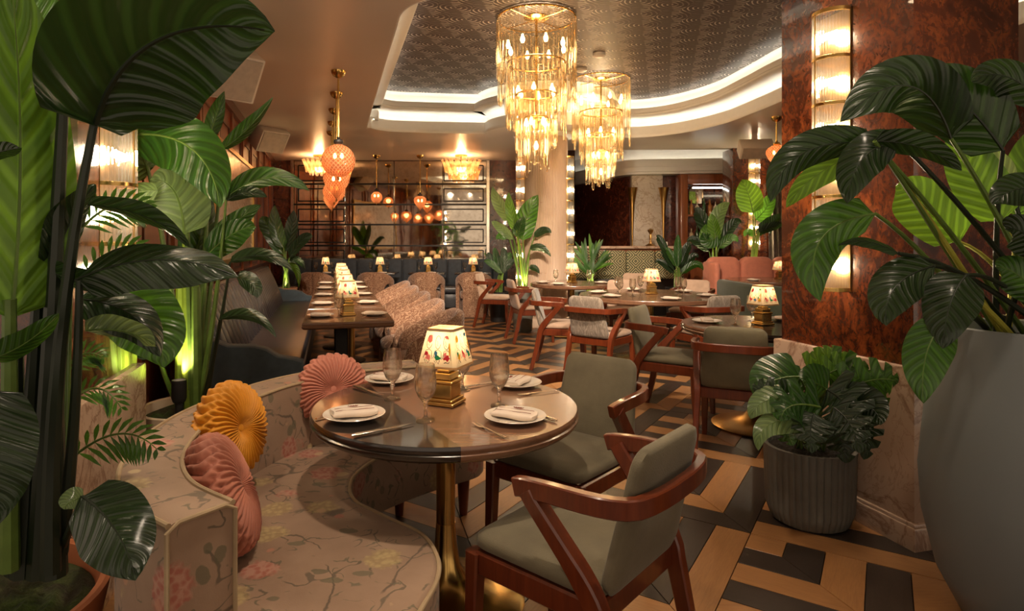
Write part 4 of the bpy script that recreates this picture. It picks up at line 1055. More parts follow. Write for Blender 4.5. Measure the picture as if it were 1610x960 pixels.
lay(KNIFE, 'table_knife', (881, 666), (800, 640), 'knife partly under the plate nearest the front armchair', 'knife')
lay(FORK, 'table_fork', (497, 660), (566, 640), 'fork partly under the plate on the dark wedge', 'fork')
lay(KNIFE, 'table_knife', (738, 609), (775, 602), 'knife at the far rim behind the goblets', 'knife')

# ================================================================ CHAIRS
cg = make_chair('armchair', 'x', 'velvet_green', 'velvet_green'); cpl = make_chair('armchair', 'x', 'fabric_beige', 'plume_fabric'); cbe = make_chair('armchair', 'x', 'fabric_beige', 'fabric_beige')
fc = {'g': [cg, True], 'p': [cpl, True], 'b': [cbe, True]}
def chair(kind, x, y, fx, fy, label, group):
    pr_ = fc[kind]; o = place(pr_[0], pr_[1], (x, y, 0), math.atan2(fy, fx) - math.pi / 2, label, group); pr_[1] = False; return o
G1 = 'armchairs with bent wooden arms'
chair('g', .28, 1.875, -.75, .66, 'olive velvet armchair nearest the camera, its back to us', G1)
chair('g', .345, 2.62, -.67, -.74, 'olive velvet armchair on the far side of the front table', G1)
chair('g', 1.50, 4.79, .81, -.58, 'sage armchair seen from the side at the table by the pier', G1)
chair('g', 1.67, 4.02, .42, .91, 'sage armchair with its back square to us beside the monstera', G1)
chair('p', 2.22, 6.15, -.32, .95, 'plumed grey armchair behind the table by the pier', G1)
chair('p', 1.165, 6.02, .66, .75, 'plumed grey armchair with its back to us at the large middle table', G1)
chair('p', .86, 6.62, .97, -.2, 'plumed grey armchair in profile left of the large middle table', G1)
chair('b', .66, 8.35, .97, .2, 'beige armchair in profile at the table before the column', G1)
chair('b', .22, 9.75, .93, -.3, 'beige armchair farthest left, beside the broad-leaved plant', G1)
chair('b', 1.84, 7.93, -.05, -1, 'beige armchair facing us behind the large middle table', G1)
chair('b', 2.70, 7.98, -.55, -.84, 'beige armchair facing us at the far right of the large middle table', G1)
chair('b', 2.36, 9.6, -.3, -.95, 'small looking beige armchair before the zigzag banquette', G1)

# ================================================================ OTHER ROUND TABLES
T2 = Vector((2.03, 4.50, 0)); T3 = Vector((1.90, 6.95, 0)); T4 = Vector((1.28, 8.82, 0)); T5 = Vector((4.55, 9.55, 0))
tb2 = round_table('round_table', 'round table with pale wedge half hidden by the burl pier', T2, .55, (Vector((-.1, 0)), Vector((.5, .86)).normalized()), None, 'gold_satin')
tb3 = round_table('round_table', 'large middle round table ringed by armchairs', T3, .80)
tb4 = round_table('round_table', 'round table standing before the stone column', T4, .60)
tb5 = round_table('round_table', 'far round table before the pink banquette', T5, .72)
lamp(T2.x + .02, T2.y - .02, R(20), 'painted lamp on the table beside the burl pier')
lamp(T3.x + .03, T3.y + .06, R(10), 'painted lamp on the large middle table')
lamp(T4.x, T4.y, R(30), 'painted lamp on the table before the column')
lamp(T5.x + .13, T5.y + .1, R(5), 'green leaf painted lamp before the pink banquette')
def setting(T, items, where, group, gl=(), rim=.8):
    for i, (ang, rad, nm) in enumerate(items):
        x, y = T.x + rad * math.cos(R(ang)), T.y + rad * math.sin(R(ang))
        put(PLA, 'plate', (x, y, .7505), 0, 'white plate %s %s' % (nm, where), 'plate', group)
        put(NAP, 'folded_napkin', (x, y, .762), R(ang + 90 + random.uniform(-25, 25)), 'folded napkin on the plate %s %s' % (nm, where), 'napkin', group)
    for i, (ang, rad, nm) in enumerate(gl):
        put(GOB, 'stemmed_goblet', (T.x + rad * math.cos(R(ang)), T.y + rad * math.sin(R(ang)), .7505), 0, 'goblet %s %s' % (nm, where), 'glass', group)
setting(T2, ((165, .36, 'at the left rim'), (-70, .36, 'nearest us'), (35, .36, 'by the pier edge')), 'of the table beside the pier', 'setting beside the pier', ((195, .20, 'left of the lamp'), (-45, .22, 'right of the lamp'), (80, .2, 'behind the lamp')))
setting(T3, ((-150, .58, 'nearest the plumed chair back'), (-85, .60, 'nearest us'), (-20, .60, 'at the right rim'), (160, .60, 'at the left rim'), (95, .58, 'at the far rim'), (35, .6, 'at the far right rim')), 'of the large middle table', 'setting on the large middle table', ((-140, .33, 'before the plumed chair back'), (200, .40, 'at the left'), (-15, .36, 'at the right'), (20, .38, 'at the far right'), (150, .38, 'at the far left'), (95, .32, 'behind the lamp')))
setting(T4, ((-125, .42, 'nearest us'), (180, .42, 'at the left'), (-10, .42, 'at the right')), 'of the table before the column', 'setting before the column', ((200, .26, 'left of the lamp'), (-30, .26, 'right of the lamp')))
setting(T5, ((-150, .5, 'at the left'), (-80, .5, 'nearest us')), 'of the table before the pink banquette', 'setting before the pink banquette', ((-60, .3, 'before the lamp'),))

# ================================================================ LONG TABLE, BENCH AND TUB CHAIRS
LT = Vector((-1.585, 6.92, 0)); LL_, LW = 4.72, .69
lt = thing('long_table', 'long communal table with a row of lamps between bench and tub chairs', 'table', LT, ROOM)
def edge_top(m, x0, x1, y0, y1):
    L = []
    for k, z in EDGE:
        d = (1.0 - k) * .6; L.append([(x0 + d, y0 + d, .75 + z), (x1 - d, y0 + d, .75 + z), (x1 - d, y1 - d, .75 + z), (x0 + d, y1 - d, .75 + z)])
    m.loops(L); return m
for i in range(5):
    y0 = -LL_ / 2 + LL_ / 5 * i; y1 = y0 + LL_ / 5 - .004
    edge_top(MB(), -LW / 2, LW / 2, y0, y1).build('tabletop', MT['walnut'], lt, 40)
    m = MB(); m.prism([(-LW / 2 + .015, y0 + .02), (-LW / 2 + .16, y0 + .02), (-LW / 2 + .015, y0 + .3)], .7495, .7508); m.build('dark_inlay', MT['wenge'], lt, 0)
for i in range(5):
    y = -LL_ / 2 + LL_ / 5 * (i + .5)
    m = MB(); m.rbox((-.05, y, .36), (.10, .06, .68), .006, 1); m.build('post', MT['black_matte'], lt)
    m = MB(); m.lathe([(.024, .03), (.024, .70)], 18, (.035, y - .02, 0)); m.build('brass_tube', MT['gold_satin'], lt)
    m = MB(); m.lathe([(0, 0), (.24, 0), (.25, .01), (.23, .02), (.08, .035), (0, .04)], 28, (0, y, 0)); m.build('base', MT['dark_metal'], lt)
def ltp(x, y): return LT + BX * x + AX * y
for i in range(5):
    y = -LL_ / 2 + .42 + .955 * i
    p = ltp(.0, y); lamp(p.x, p.y, ROOM + R(12), 'painted lamp on the long table, %s from the near end' % ORD[i])
    for s, nm in ((-.215, 'bench side'), (.215, 'tub chair side')):
        p = ltp(s, y - .04)
        put(PLA, 'plate', (p.x, p.y, .7505), 0, 'white plate on the %s of the long table, %s from the near end' % (nm, ORD[i]), 'plate', 'long table setting')
        put(NAP, 'folded_napkin', (p.x, p.y, .762), ROOM + R(random.uniform(-8, 8)), 'folded napkin on the %s of the long table, %s from the near end' % (nm, ORD[i]), 'napkin', 'long table setting')
    p = ltp(-.07, y - .13); put(GOB, 'stemmed_goblet', (p.x, p.y, .7505), 0, 'goblet in front of the %s lamp of the long table' % ORD[i], 'glass', 'long table setting')
brl = make_barrel('tub_chair', 'x'); fb = True
for i, (x, y) in enumerate(((-.50, 4.98), (-.715, 5.85), (-.93, 6.73), (-1.15, 7.60), (-1.36, 8.47))):
    place(brl, fb, (x, y, 0), ROOM + R(90), 'patterned tub chair at the long table, %s from the near end' % ORD[i], 'tub chairs along the long table'); fb = False
BT = [(-3.05, 'leftmost'), (-2.0, 'second from the left'), (-1.07, 'second from the right'), (-.2, 'rightmost')]
for x, nm in BT:
    place(brl, False, (x + .03, 11.15, 0), R(random.uniform(-6, 6)), 'patterned tub chair before the mirror wall, %s of that row' % nm, 'tub chairs before the mirror wall')
    t = thing('square_table', 'small dark square table before the mirror wall banquette, %s' % nm, 'table', (x, 11.72, 0), 0, 'small tables before the mirror wall')
    m = MB(); m.rbox((0, 0, .735), (.68, .60, .03), .008, 2); m.build('tabletop', MT['wenge'], t)
    m = MB(); m.lathe([(.03, .02), (.03, .72)], 14); m.build('post', MT['dark_metal'], t)
    m = MB(); m.rbox((0, 0, .012), (.42, .42, .024), .008, 1); m.build('base', MT['dark_metal'], t)
    lamp(x, 11.80, R(15), 'painted lamp on the small table before the mirror wall, %s' % nm)
    for s, w in ((-.16, 'left'), (.16, 'right')): put(GOB, 'stemmed_goblet', (x + s, 11.70, .7505), 0, 'goblet %s of the lamp on the small mirror wall table, %s' % (w, nm), 'glass', 'mirror wall settings')
    put(NAP, 'folded_napkin', (x + .1, 11.52, .7505), .2, 'folded napkin on the small mirror wall table, %s' % nm, 'napkin', 'mirror wall settings')

# leather bench along the wood wall: local x out from the wall, local y along it
bo = wall_pt(4.18)
bn = thing('leather_bench', 'dark channel-tufted leather bench along the wood wall', 'bench', bo, ROOM); BLN = 4.95
m = MB(); m.rbox((.72, BLN / 2, .20), (.56, BLN, .28), .02); m.build('base', MT['leather_blue'], bn)
m = MB(); m.rbox((.73, BLN / 2, .40), (.60, BLN - .04, .13), .045, 4); m.build('seat', MT['leather_blue'], bn)
NCH = 30
for i in range(NCH):
    y0 = .1 + (BLN - .2) / NCH * i; w = (BLN - .2) / NCH; m = MB(); L = []
    for k in range(9):
        s = k / 8; z = .44 + .54 * s; f = .50 - .15 * s - .06 * s * s
        L.append([(f + .052 * math.sin(math.pi * q / 6) ** .6 - .012, y0 + w * q / 6, z) for q in range(7)] + [(f - .07, y0 + w, z), (f - .07, y0, z)])
    top = L[-1]; L.append([(min(p[0], .31) - .0, p[1], .985) for p in top])
    m.loops(L); m.build('channel', MT['leather_blue'], bn, 60)
m = MB(); m.rbox((.26, BLN / 2, .5), (.16, BLN, .92), .03, 2); m.build('back_shell', MT['leather_blue'], bn)
for yy in (0.0, BLN):
    m = MB(); P = [(.18, .92), (.30, .90), (.42, .68), (.52, .635), (.70, .625), (.78, .60), (.86, .545), (.98, .52), (1.03, .50), (1.03, .06), (.18, .06)]
    P = P if True else P
    n = len(P); w = .13
    def ins(d): 
        cx, cz = .6, .4
        return [(x + (cx - x) * d, z + (cz - z) * d) for x, z in P]
    L = []
    for d, y in ((.04, -w / 2), (.008, -w / 2 + .012), (0, -w / 2 + .03), (0, w / 2 - .03), (.008, w / 2 - .012), (.04, w / 2)): L.append([(x, yy + y, z) for x, z in ins(d)])
    m.loops(L); m.build('arm', MT['velvet_arm'], bn, 35)
# blue banquette below the mirror wall
bq = thing('blue_banquette', 'long navy banquette with upright back panels below the mirror wall', 'sofa', (-1.95, 12.4, 0))
x0, x1 = -2.2, 2.45; npn = 15
for i in range(npn):
    w = (x1 - x0) / npn; m = MB(); m.rbox((x0 + w * (i + .5), .22, .70), (w - .008, .16, .56), .035, 3); m.build('back_panel', MT['velvet_blue'], bq, 60)
m = MB(); m.rbox(((x0 + x1) / 2, -.05, .38), (x1 - x0, .56, .16), .05, 3); m.build('seat', MT['leather_blue'], bq)
m = MB(); m.rbox(((x0 + x1) / 2, 0, .16), (x1 - x0, .48, .28), .01); m.build('base', MT['leather_blue'], bq)
m = MB(); m.box(((x0 + x1) / 2, .38, .49), (x1 - x0, .16, .96)); m.build('back_shell', MT['leather_blue'], bq, 0)
# ---------------------------------------------------------------- pink and green banquettes, bar
pk = thing('pink_banquette', 'coral pink banquette with tall rounded back panels beside the far pier', 'sofa', (5.0, 10.47, 0))
for i in range(4):
    m = MB(); o = rr(.285, .285, .66, .14); L = pad_loops(o, .16, .02); m.loops([[(-.86 + .57 * i + x, .10 + y, .42 + z) for x, y, z in l] for l in L]); m.build('back_panel', MT['fabric_pink'], pk, 60)
m = MB(); m.rbox((-.005, -.18, .34), (2.28, .56, .20), .05, 3); m.build('seat', MT['fabric_pink'], pk)
m = MB(); m.rbox((-.005, 0, .14), (2.26, .5, .24), .01); m.build('base', MT['chair_wood'], pk)
m = MB(); m.rbox((-1.13, -.1, .55), (.10, .6, .9), .05, 3); m.build('arm', MT['fabric_pink'], pk)
gs = thing('green_booth_back', 'dark green curved booth back beyond the table by the pier', 'sofa', (3.1, 7.2, 0))
gp = smooth_path([(3.10, 7.95, 0), (3.10, 7.5, 0), (3.16, 6.95, 0), (3.42, 6.5, 0), (3.85, 6.25, 0)], 6)
m = MB(); sweep(gp, [(-.06, .08), (.06, .08), (.06, .82), (.045, .85), (.02, .86), (-.02, .86), (-.045, .85), (-.06, .82)], m, Vector((3.1, 7.2, 0))); m.build('back', MT['fabric_darkgreen'], gs, 50)
gp2 = [p + Vector((.27, .16, 0)) for p in gp]
m = MB(); sweep(gp2, [(-.22, .1), (.22, .1), (.22, .40), (.19, .44), (-.19, .44), (-.22, .40)], m, Vector((3.1, 7.2, 0))); m.build('seat', MT['fabric_darkgreen'], gs, 50)
zb = thing('zigzag_banquette', 'banquette back in cream and green zigzag fabric below the bar ledge', 'sofa', (2.6, 11.05, 0))
for i in range(4):
    m = MB(); m.rbox((-.80 + .52 * i, 0, .92), (.515, .14, .52), .05, 3); m.build('back_panel', MT['zigzag_fabric'], zb, 60)
m = MB(); m.rbox((0, -.25, .40), (2.1, .5, .14), .04, 2); m.build('seat', MT['fabric_darkgreen'], zb)
m = MB(); m.rbox((0, .02, .34), (2.1, .16, .66), .01); m.build('base', MT['dark_metal'], zb)
bl = thing('bar_ledge', 'stone bar ledge running behind the zigzag banquette', 'counter', (2.75, 11.35, 0))
m = MB(); m.rbox((-.12, 0, 1.235), (2.36, .34, .05), .012); m.build('ledge_top', MT['marble_pink'], bl)
m = MB(); m.rbox((-.12, .03, .605), (2.3, .22, 1.21), .01); m.build('ledge_wall', MT['bar_wood'], bl)
# small statue lamp and box on the ledge
p = pt(1023, 386, 11.35); m = MB(); m.lathe([(0, 0), (.10, 0), (.08, .02), (.025, .05), (.018, .12), (.03, .18), (.018, .22), (.05, .27), (.055, .30), (.02, .32), (0, .33)], 18); o = tag(m.build('bronze_cup', MT['brass_old']), 'small bronze stemmed cup on the bar ledge before the marble pilaster', 'ornament'); o.location = (p.x, 11.35, 1.26)
p = pt(1043, 384, 11.35); m = MB(); m.rbox((0, 0, .04), (.14, .10, .08), .01); o = tag(m.build('napkin_box', MT['porcelain']), 'small white box on the bar ledge', 'box'); o.location = (p.x, 11.35, 1.26)
# back bar cabinet
bc = thing('back_bar', 'wood framed back bar with mirrored arch and bottle shelf', 'cabinet', (4.85, 12.28, 0))
for x in (-.86, .86): 
    m = MB(); m.rbox((x, 0, 1.35), (.14, .34, 2.66), .01); m.build('post', MT['bar_wood'], bc)
m = MB(); m.rbox((0, 0, 2.58), (1.58, .34, .2), .01); m.build('header', MT['bar_wood'], bc)
m = MB(); m.box((0, .13, 1.3), (1.58, .02, 2.4)); m.build('back_panel', MT['burl_dark'], bc, 0)
m = MB(); o = rr(.72, .72, .34, .12); m.loops([[(x, -.02, 2.10 + z) for x, z in o], [(x, .10, 2.10 + z) for x, z in o]]); m.build('mirror_canopy', MT['antique_mirror'], bc)
m = MB(); m.rbox((0, -.03, 2.42), (1.3, .04, .03), .008); m.build('canopy_light', MT['led'], bc)
for z, nm in ((1.86, 'shelf'), (1.32, 'shelf'), (.9, 'counter')):
    m = MB(); m.rbox((0, 0, z), (1.58, .26, .04), .006); m.build(nm, MT['bar_wood'], bc)
m = MB(); m.box((0, -.02, .44), (1.58, .26, .88)); m.build('cupboard', MT['bar_wood'], bc, 0)
def bottle(k):
    m = MB(); h = (.30, .26, .33)[k]; r = (.040, .048, .036)[k]
    m.lathe([(0, 0), (r, 0), (r, h * .55), (r * .8, h * .64), (.014, h * .74), (.013, h * .97), (.016, h * .975), (.016, h), (0, h)], 14); me = m.mesh('bottle', 40); me.materials.append(MT[('bottle_amber', 'bottle_clear', 'bottle_green')[k]]); return me
BOT = [bottle(k) for k in range(3)]
KN = ('amber', 'pale', 'green')
cnt = {}
for z, zn in ((1.88, 'upper'), (1.34, 'lower')):
    for i in range(12):
        k = (i * 7 + (0 if z > 1.5 else 1)) % 3
        put(BOT[k], 'bottle', (4.85 - .68 + i * .123, 12.24 + .03 * math.sin(i * 2), z), 0, '%s bottle on the %s shelf of the back bar, %s from the marble pilaster side' % (KN[k], zn, (ORD + ['eleventh', 'twelfth'])[i]), 'bottle', 'bottles on the back bar')
# silver drape beside the far pier
m = MB()
def f(u, v):
    x = u * .42; return (x + .01 * math.sin(v * 5), .045 * math.sin(u * 30) * (1 - .3 * v), v * 2.4)
m.grid(f, 90, 8)
n0 = len(m.v); m.grid(lambda u, v: tuple(a + b for a, b in zip(f(u, v), (0, .03, 0))), 90, 8)
o = tag(m.build('drape', MT['plume_fabric'], None, 180), 'silver grey pleated drape beside the lacquered far pier', 'curtain'); o.location = (5.22, 11.15, .02)

# ================================================================ PLANTS
def leaf(parent, base, tip, width, mat, arch=(0, 0, 0), roll=0, fold=.25, droop=.0, notch=0, wav=.04, nu=10, nv=18, prof='paddle', name='leaf', seed=0):
    b, t = Vector(base), Vector(tip); mid = (b + t) / 2 + Vector(arch); L = (t - b).length
    rn = random.Random(seed * 31 + 7); ph = rn.uniform(0, 6)
    P = bez(b, mid, t, nv); view = unit((b + t) / 2 - Vector((0, 0, EYE)))
    m = MB(); vs = []; uvs = []
    for j in range(nv + 1):
        q = j / nv; tan = unit(P[min(j + 1, nv)] - P[max(j - 1, 0)])
        side = unit(tan.cross(view)); nrm = unit(side.cross(tan))
        side = Matrix.Rotation(R(roll), 3, tan) @ side; nrm = Matrix.Rotation(R(roll), 3, tan) @ nrm
        if prof == 'paddle': w = (math.sin(math.pi * min(1, q * .92 + .08) ** .8)) ** .62 * (1 if q < .75 else 1 - .30 * ((q - .75) / .25) ** 2)
        elif prof == 'lance': w = math.sin(math.pi * (.03 + .97 * q) ** .75) ** .8
        elif prof == 'heart': w = (1 - q) ** .55 * (1 + .4 * math.sin(math.pi * q)) * .95 if q > .05 else .85
        else: w = math.sin(math.pi * q) ** .7
        w = max(.012, w) if j not in (0, nv) else .01
        for i in range(nu + 1):
            s = (i / nu) * 2 - 1; hw_ = width / 2 * w
            if notch and abs(s) > .3:
                fr = (q * notch + .12 * abs(s)) % 1.0
                if fr < .30: hw_ *= .45
            z = fold * abs(s) ** 1.3 * hw_ + wav * width * math.sin(q * 11 + ph + (2 if s > 0 else 0)) * s * s
            vs.append(P[j] + side * (s * hw_) + nrm * z + Vector((0, 0, -droop * s * s * hw_))); uvs.append((i / nu, q))
    fs = [(j * (nu + 1) + i, j * (nu + 1) + i + 1, (j + 1) * (nu + 1) + i + 1, (j + 1) * (nu + 1) + i) for j in range(nv) for i in range(nu)]
    m.add(vs, fs, uvs); o = m.build(name, MT[mat], parent, 180)
    m2 = MB(); m2.tube(P[:-1], [max(.0012, width * .022 * (1 - .8 * k / nv)) for k in range(nv)], 5); r_ = m2.build('midrib', MT['stem_green' if mat != 'leaf_dark' else 'stem_dark'], o)
    return o
def stem(parent, a, b, r0, r1, mat, bow=(0, 0, 0), n=8, flat=None):
    a, b = Vector(a), Vector(b); P = bez(a, (a + b) / 2 + Vector(bow), b, n)
    m = MB(); m.tube(P, [r0 + (r1 - r0) * i / n for i in range(n + 1)], 8, flat=flat); return m.build('stem', MT[mat], parent)
def lf(parent, o, a, d0, b, d1, wpx, mat, arch=(0, 0), ad=0, **kw):
    # a, b: pixel of leaf base and tip with depth; arch in pixels
    p, q = pt(*a, d0) - o, pt(*b, d1) - o; dm = (d0 + d1) / 2
    sd = kw.pop('seed', int(a[0] * 7 + b[1]))
    ar = Vector((arch[0] * dm / F, ad, -arch[1] * dm / F)) * 1.0
    # leaf() works in world for the view direction, so add and remove the origin through the parent
    ob = leaf(None, p + o, q + o, wpx * dm / F, mat, ar, seed=sd, **kw)
    for x in [ob] + list(ob.children):
        x.data.transform(Matrix.Translation(-o))
    ob.parent = parent; return ob, p, q
def planter(name, label, loc, prof, mat, fill, fz, fr, seg=48, flute=0, rim=None):
    t = thing(name, label, 'planter', loc); m = MB()
    if flute:
        L = []
        for r, z in prof: L.append([(r * (1 - (.035 if (i % 4 in (0,)) and 0.02 < z < prof[3][1] else 0)) * math.cos(2 * math.pi * i / (flute * 4)), r * (1 - (.035 if (i % 4 in (0,)) else 0)) * math.sin(2 * math.pi * i / (flute * 4)), z) for i in range(flute * 4)])
        m.loops(L, True, False)
    else: m.lathe(prof, seg, cap=False)
    m.build('pot', MT[mat], t, 40)
    m = MB()
    def f(u, v): 
        r = fr * v; a = 2 * math.pi * u; return (r * math.cos(a), r * math.sin(a), fz + .02 * (1 - v * v) + .012 * math.sin(9 * r * 10 + 3 * a) * (v < .98))
    m.grid(f, 36, 10, True); m.build('soil', MT[fill], t, 180)
    return t
def plant(name, label, loc): return thing(name, label, 'plant', loc)

# ---------------------------------------------------------------- front left
PO1 = Vector((-1.345, 1.55, 0))
planter('terracotta_planter', 'terracotta pot with mossy soil in the lower left corner', PO1, [(0, 0), (.24, 0), (.25, .02), (.335, .40), (.345, .45), (.335, .455), (.318, .45), (.30, .38)], 'terracotta', 'moss', .40, .305)
m = plant('bird_of_paradise', 'dark bird of paradise plant with huge leaves in the terracotta pot', PO1 + Vector((0, 0, .40))); O = PO1 + Vector((0, 0, .40))
def S(a, d0, b, d1, r0, r1, mat='stem_dark', bow=(0, 0, 0), par=None, org=None): return stem(par or m, pt(*a, d0) - (org or O), pt(*b, d1) - (org or O), r0, r1, mat, bow)
S((85, 905), 1.50, (80, 120), 1.55, .030, .012); S((62, 905), 1.50, (100, 150), 1.5, .028, .012); S((80, 900), 1.45, (148, 195), 1.45, .022, .009, bow=(-.06, 0, 0))
S((25, 900), 1.52, (28, 520), 1.50, .024, .012, 'stem_dark'); S((15, 895), 1.46, (15, 470), 1.42, .022, .014, 'stem_green'); S((96, 870), 1.50, (125, 440), 1.45, .016, .008, bow=(.02, 0, 0))
S((98, 860), 1.50, (132, 782), 1.33, .010, .006); S((35, 905), 1.5, (66, 395), 1.52, .026, .014)
A = dict(fold=.12)
lf(m, O, (150, 195), 1.45, (432, 50), 1.50, 235, 'leaf_dark', (-55, -95), -.10, roll=22, fold=-.22, wav=.05, nv=26)
lf(m, O, (152, 198), 1.47, (352, 92), 1.62, 92, 'leaf_dark', (-20, -28), .0, roll=10, fold=.1)
lf(m, O, (18, 500), 1.42, (14, -60), 1.42, 165, 'leaf_bright', (6, 0), .05, roll=14, fold=.10, nv=26)
lf(m, O, (95, 70), 1.6, (-10, -45), 1.6, 90, 'leaf_green', (-10, -20), roll=15)
lf(m, O, (-30, 250), 1.3, (33, 232), 1.25, 34, 'leaf_dark', (0, -6), roll=30)
lf(m, O, (118, 440), 1.45, (378, 437), 1.38, 88, 'leaf_dark', (30, -62), -.06, roll=-32, fold=.45, wav=.06)
lf(m, O, (60, 418), 1.5, (192, 432), 1.42, 46, 'leaf_dark', (30, 40), 0, roll=40, fold=.3)
lf(m, O, (138, 322), 1.55, (298, 388), 1.5, 44, 'leaf_dark', (30, -26), 0, roll=50, fold=.3)
lf(m, O, (150, 455), 1.62, (258, 578), 1.58, 112, 'leaf_green', (52, -22), 0, roll=8, fold=.2)
lf(m, O, (122, 470), 1.52, (252, 560), 1.5, 74, 'leaf_dark', (40, -40), 0, roll=-20, fold=.4)
lf(m, O, (135, 520), 1.5, (245, 545), 1.46, 52, 'leaf_pale', (20, -22), 0, roll=50, fold=.3)
lf(m, O, (-20, 566), 1.38, (93, 492), 1.34, 46, 'leaf_green', (10, 18), 0, roll=30, fold=.35)
lf(m, O, (-25, 615), 1.28, (-8, 830), 1.20, 140, 'leaf_dark', (18, 0), -.05, roll=12, fold=.1)
lf(m, O, (130, 780), 1.32, (214, 912), 1.15, 112, 'leaf_dark', (42, -34), -.04, roll=8, fold=.16, nv=22)
lf(m, O, (132, 782), 1.33, (100, 800), 1.30, 44, 'leaf_pale', (-8, -8), 0, roll=20)
lf(m, O, (82, 420), 1.5, (150, 290), 1.55, 70, 'leaf_dark', (-6, -20), 0, roll=45, fold=.2)
lf(m, O, (78, 240), 1.56, (20, 60), 1.7, 90, 'leaf_green', (-12, -20), 0, roll=20)
u0 = PO1 + Vector((.08, .20, .41)); t = thing('plant_uplight', 'small black spotlight among the dark stems of the terracotta pot', 'spotlight', u0)
m_ = MB(); m_.lathe([(.0, .0), (.018, .0), (.022, .03), (.022, .07), (.018, .07), (0, .058)], 16); m_.build('head', MT['black_matte'], t)
m_ = MB(); m_.lathe([(0, .06), (.015, .06), (.015, .064), (0, .064)], 12); m_.build('lens', MT['bulb_soft'], t)
spot_light('uplight', (0, 0, .08), (.10, -.16, 1.0), 7, (1.0, .88, .45), 60, .6, .02, t)
# palm in the same corner
pp = plant('parlour_palm', 'slender palm with feathery fronds behind the terracotta pot', PO1 + Vector((.10, .12, .40))); PO = PO1 + Vector((.10, .12, .40))
def frond(parent, org, a, d0, b, d1, arch, n, lw, ll, mat='leaf_green', lmat='stem_green'):
    p, q = pt(*a, d0) - org, pt(*b, d1) - org; dm = (d0 + d1) / 2
    P = bez(p, (p + q) / 2 + Vector((arch[0] * dm / F, 0, -arch[1] * dm / F)), q, n)
    m_ = MB(); m_.tube(P, [.0045 * dm / 1.6 * (1 - .7 * i / n) for i in range(n + 1)], 5); r_ = m_.build('frond', MT[lmat], parent)
    view = unit((p + q) / 2 + org - Vector((0, 0, EYE)))
    for i in range(2, n + 1):
        t = unit(P[min(i + 1, n)] - P[i - 1]); side = unit(t.cross(view)); k = math.sin(math.pi * (.15 + .8 * i / n)) ** .7
        for s in (-1, 1):
            d = unit(side * s * .8 + t * .75); L_ = ll * k; e = P[i] + d * L_ + Vector((0, 0, -.30 * L_)); w = lw
            c = (P[i] + e) / 2 + Vector((0, 0, .08 * L_)); u_ = unit(d.cross(view)) * w
            mm = MB(); mm.add([P[i], c - u_ + view * .004, c + u_ - view * .004, e, (P[i] + c) / 2 + u_ * .7, (P[i] + c) / 2 - u_ * .7, (c + e) / 2 + u_ * .7, (c + e) / 2 - u_ * .7, c + Vector((0, 0, .004))], [(0, 5, 8, 4), (5, 1, 8), (4, 8, 2), (1, 7, 8), (2, 8, 6), (7, 3, 6, 8)], [(.5, 0), (0, .5), (1, .5), (.5, 1), (1, .25), (0, .25), (1, .75), (0, .75), (.5, .5)])
            mm.build('leaflet', MT[mat], r_, 180)
m2 = m
for a, d0, b, d1, ar, n, lw, ll in (((96, 735), 1.66, (246, 705), 1.55, (20, -75), 13, .006, .085), ((100, 640), 1.7, (190, 640), 1.7, (10, -60), 11, .005, .07), ((110, 380), 1.75, (235, 325), 1.75, (0, -55), 12, .006, .09), ((105, 400), 1.75, (60, 330), 1.8, (0, -30), 10, .006, .08), ((112, 450), 1.72, (230, 400), 1.7, (20, -60), 12, .006, .085), ((88, 600), 1.7, (160, 560), 1.75, (0, -40), 10, .005, .07)):
    frond(pp, PO, a, d0, b, d1, ar, n, lw, ll, 'leaf_green')
for a, d0, b, d1 in (((100, 860), 1.63, (96, 735), 1.66), ((98, 850), 1.64, (100, 640), 1.7), ((100, 850), 1.66, (110, 380), 1.75), ((96, 850), 1.66, (105, 400), 1.75), ((103, 850), 1.66, (112, 450), 1.72), ((94, 850), 1.66, (88, 600), 1.7)):
    stem(pp, pt(*a, d0) - PO, pt(*b, d1) - PO, .005, .004, 'stem_green')
# ---------------------------------------------------------------- second plant, behind the booth
PO2 = Vector((-1.53, 3.22, 0))
planter('cream_planter', 'cream pot with moss behind the floral booth', PO2, [(0, 0), (.20, 0), (.21, .02), (.265, .44), (.27, .50), (.26, .505), (.243, .5), (.24, .44)], 'pot_cream', 'moss', .455, .242)
O = PO2 + Vector((0, 0, .46)); m = plant('bird_of_paradise', 'glossy bright green bird of paradise lit from below in the cream pot', O)
for a, b, d1, r0, r1, mt, bw in (((290, 640), (232, 262), 3.3, .028, .012, 'stem_green', (.05, 0, 0)), ((300, 640), (286, 215), 3.05, .03, .011, 'stem_green', (.02, 0, 0)), ((296, 640), (290, 366), 3.1, .04, .014, 'stem_lime', (0, 0, 0)), ((305, 640), (328, 400), 3.2, .028, .01, 'stem_green', (0, 0, 0)), ((302, 640), (332, 215), 3.35, .022, .009, 'stem_green', (.02, 0, 0)), ((308, 640), (349, 232), 3.3, .022, .009, 'stem_green', (.03, 0, 0)), ((312, 640), (356, 312), 3.15, .024, .008, 'stem_green', (.03, 0, 0)), ((318, 640), (362, 412), 3.0, .02, .008, 'stem_dark', (.02, 0, 0)), ((322, 640), (346, 502), 2.95, .018, .006, 'stem_dark', (.0, 0, 0)), ((282, 640), (250, 560), 3.1, .018, .012, 'stem_green', (-.02, 0, 0)), ((286, 640), (284, 430), 3.25, .045, .03, 'stem_lime', (0, 0, 0)), ((310, 640), (308, 450), 3.1, .04, .026, 'stem_green', (0, 0, 0))):
    stem(m, pt(*a, 3.2) - O, pt(*b, d1) - O, r0, r1, mt, bw, flat=.7)
lf(m, O, (205, 212), 2.95, (346, 326), 2.85, 96, 'leaf_green', (72, -62), -.1, roll=-14, fold=.2, nv=24)
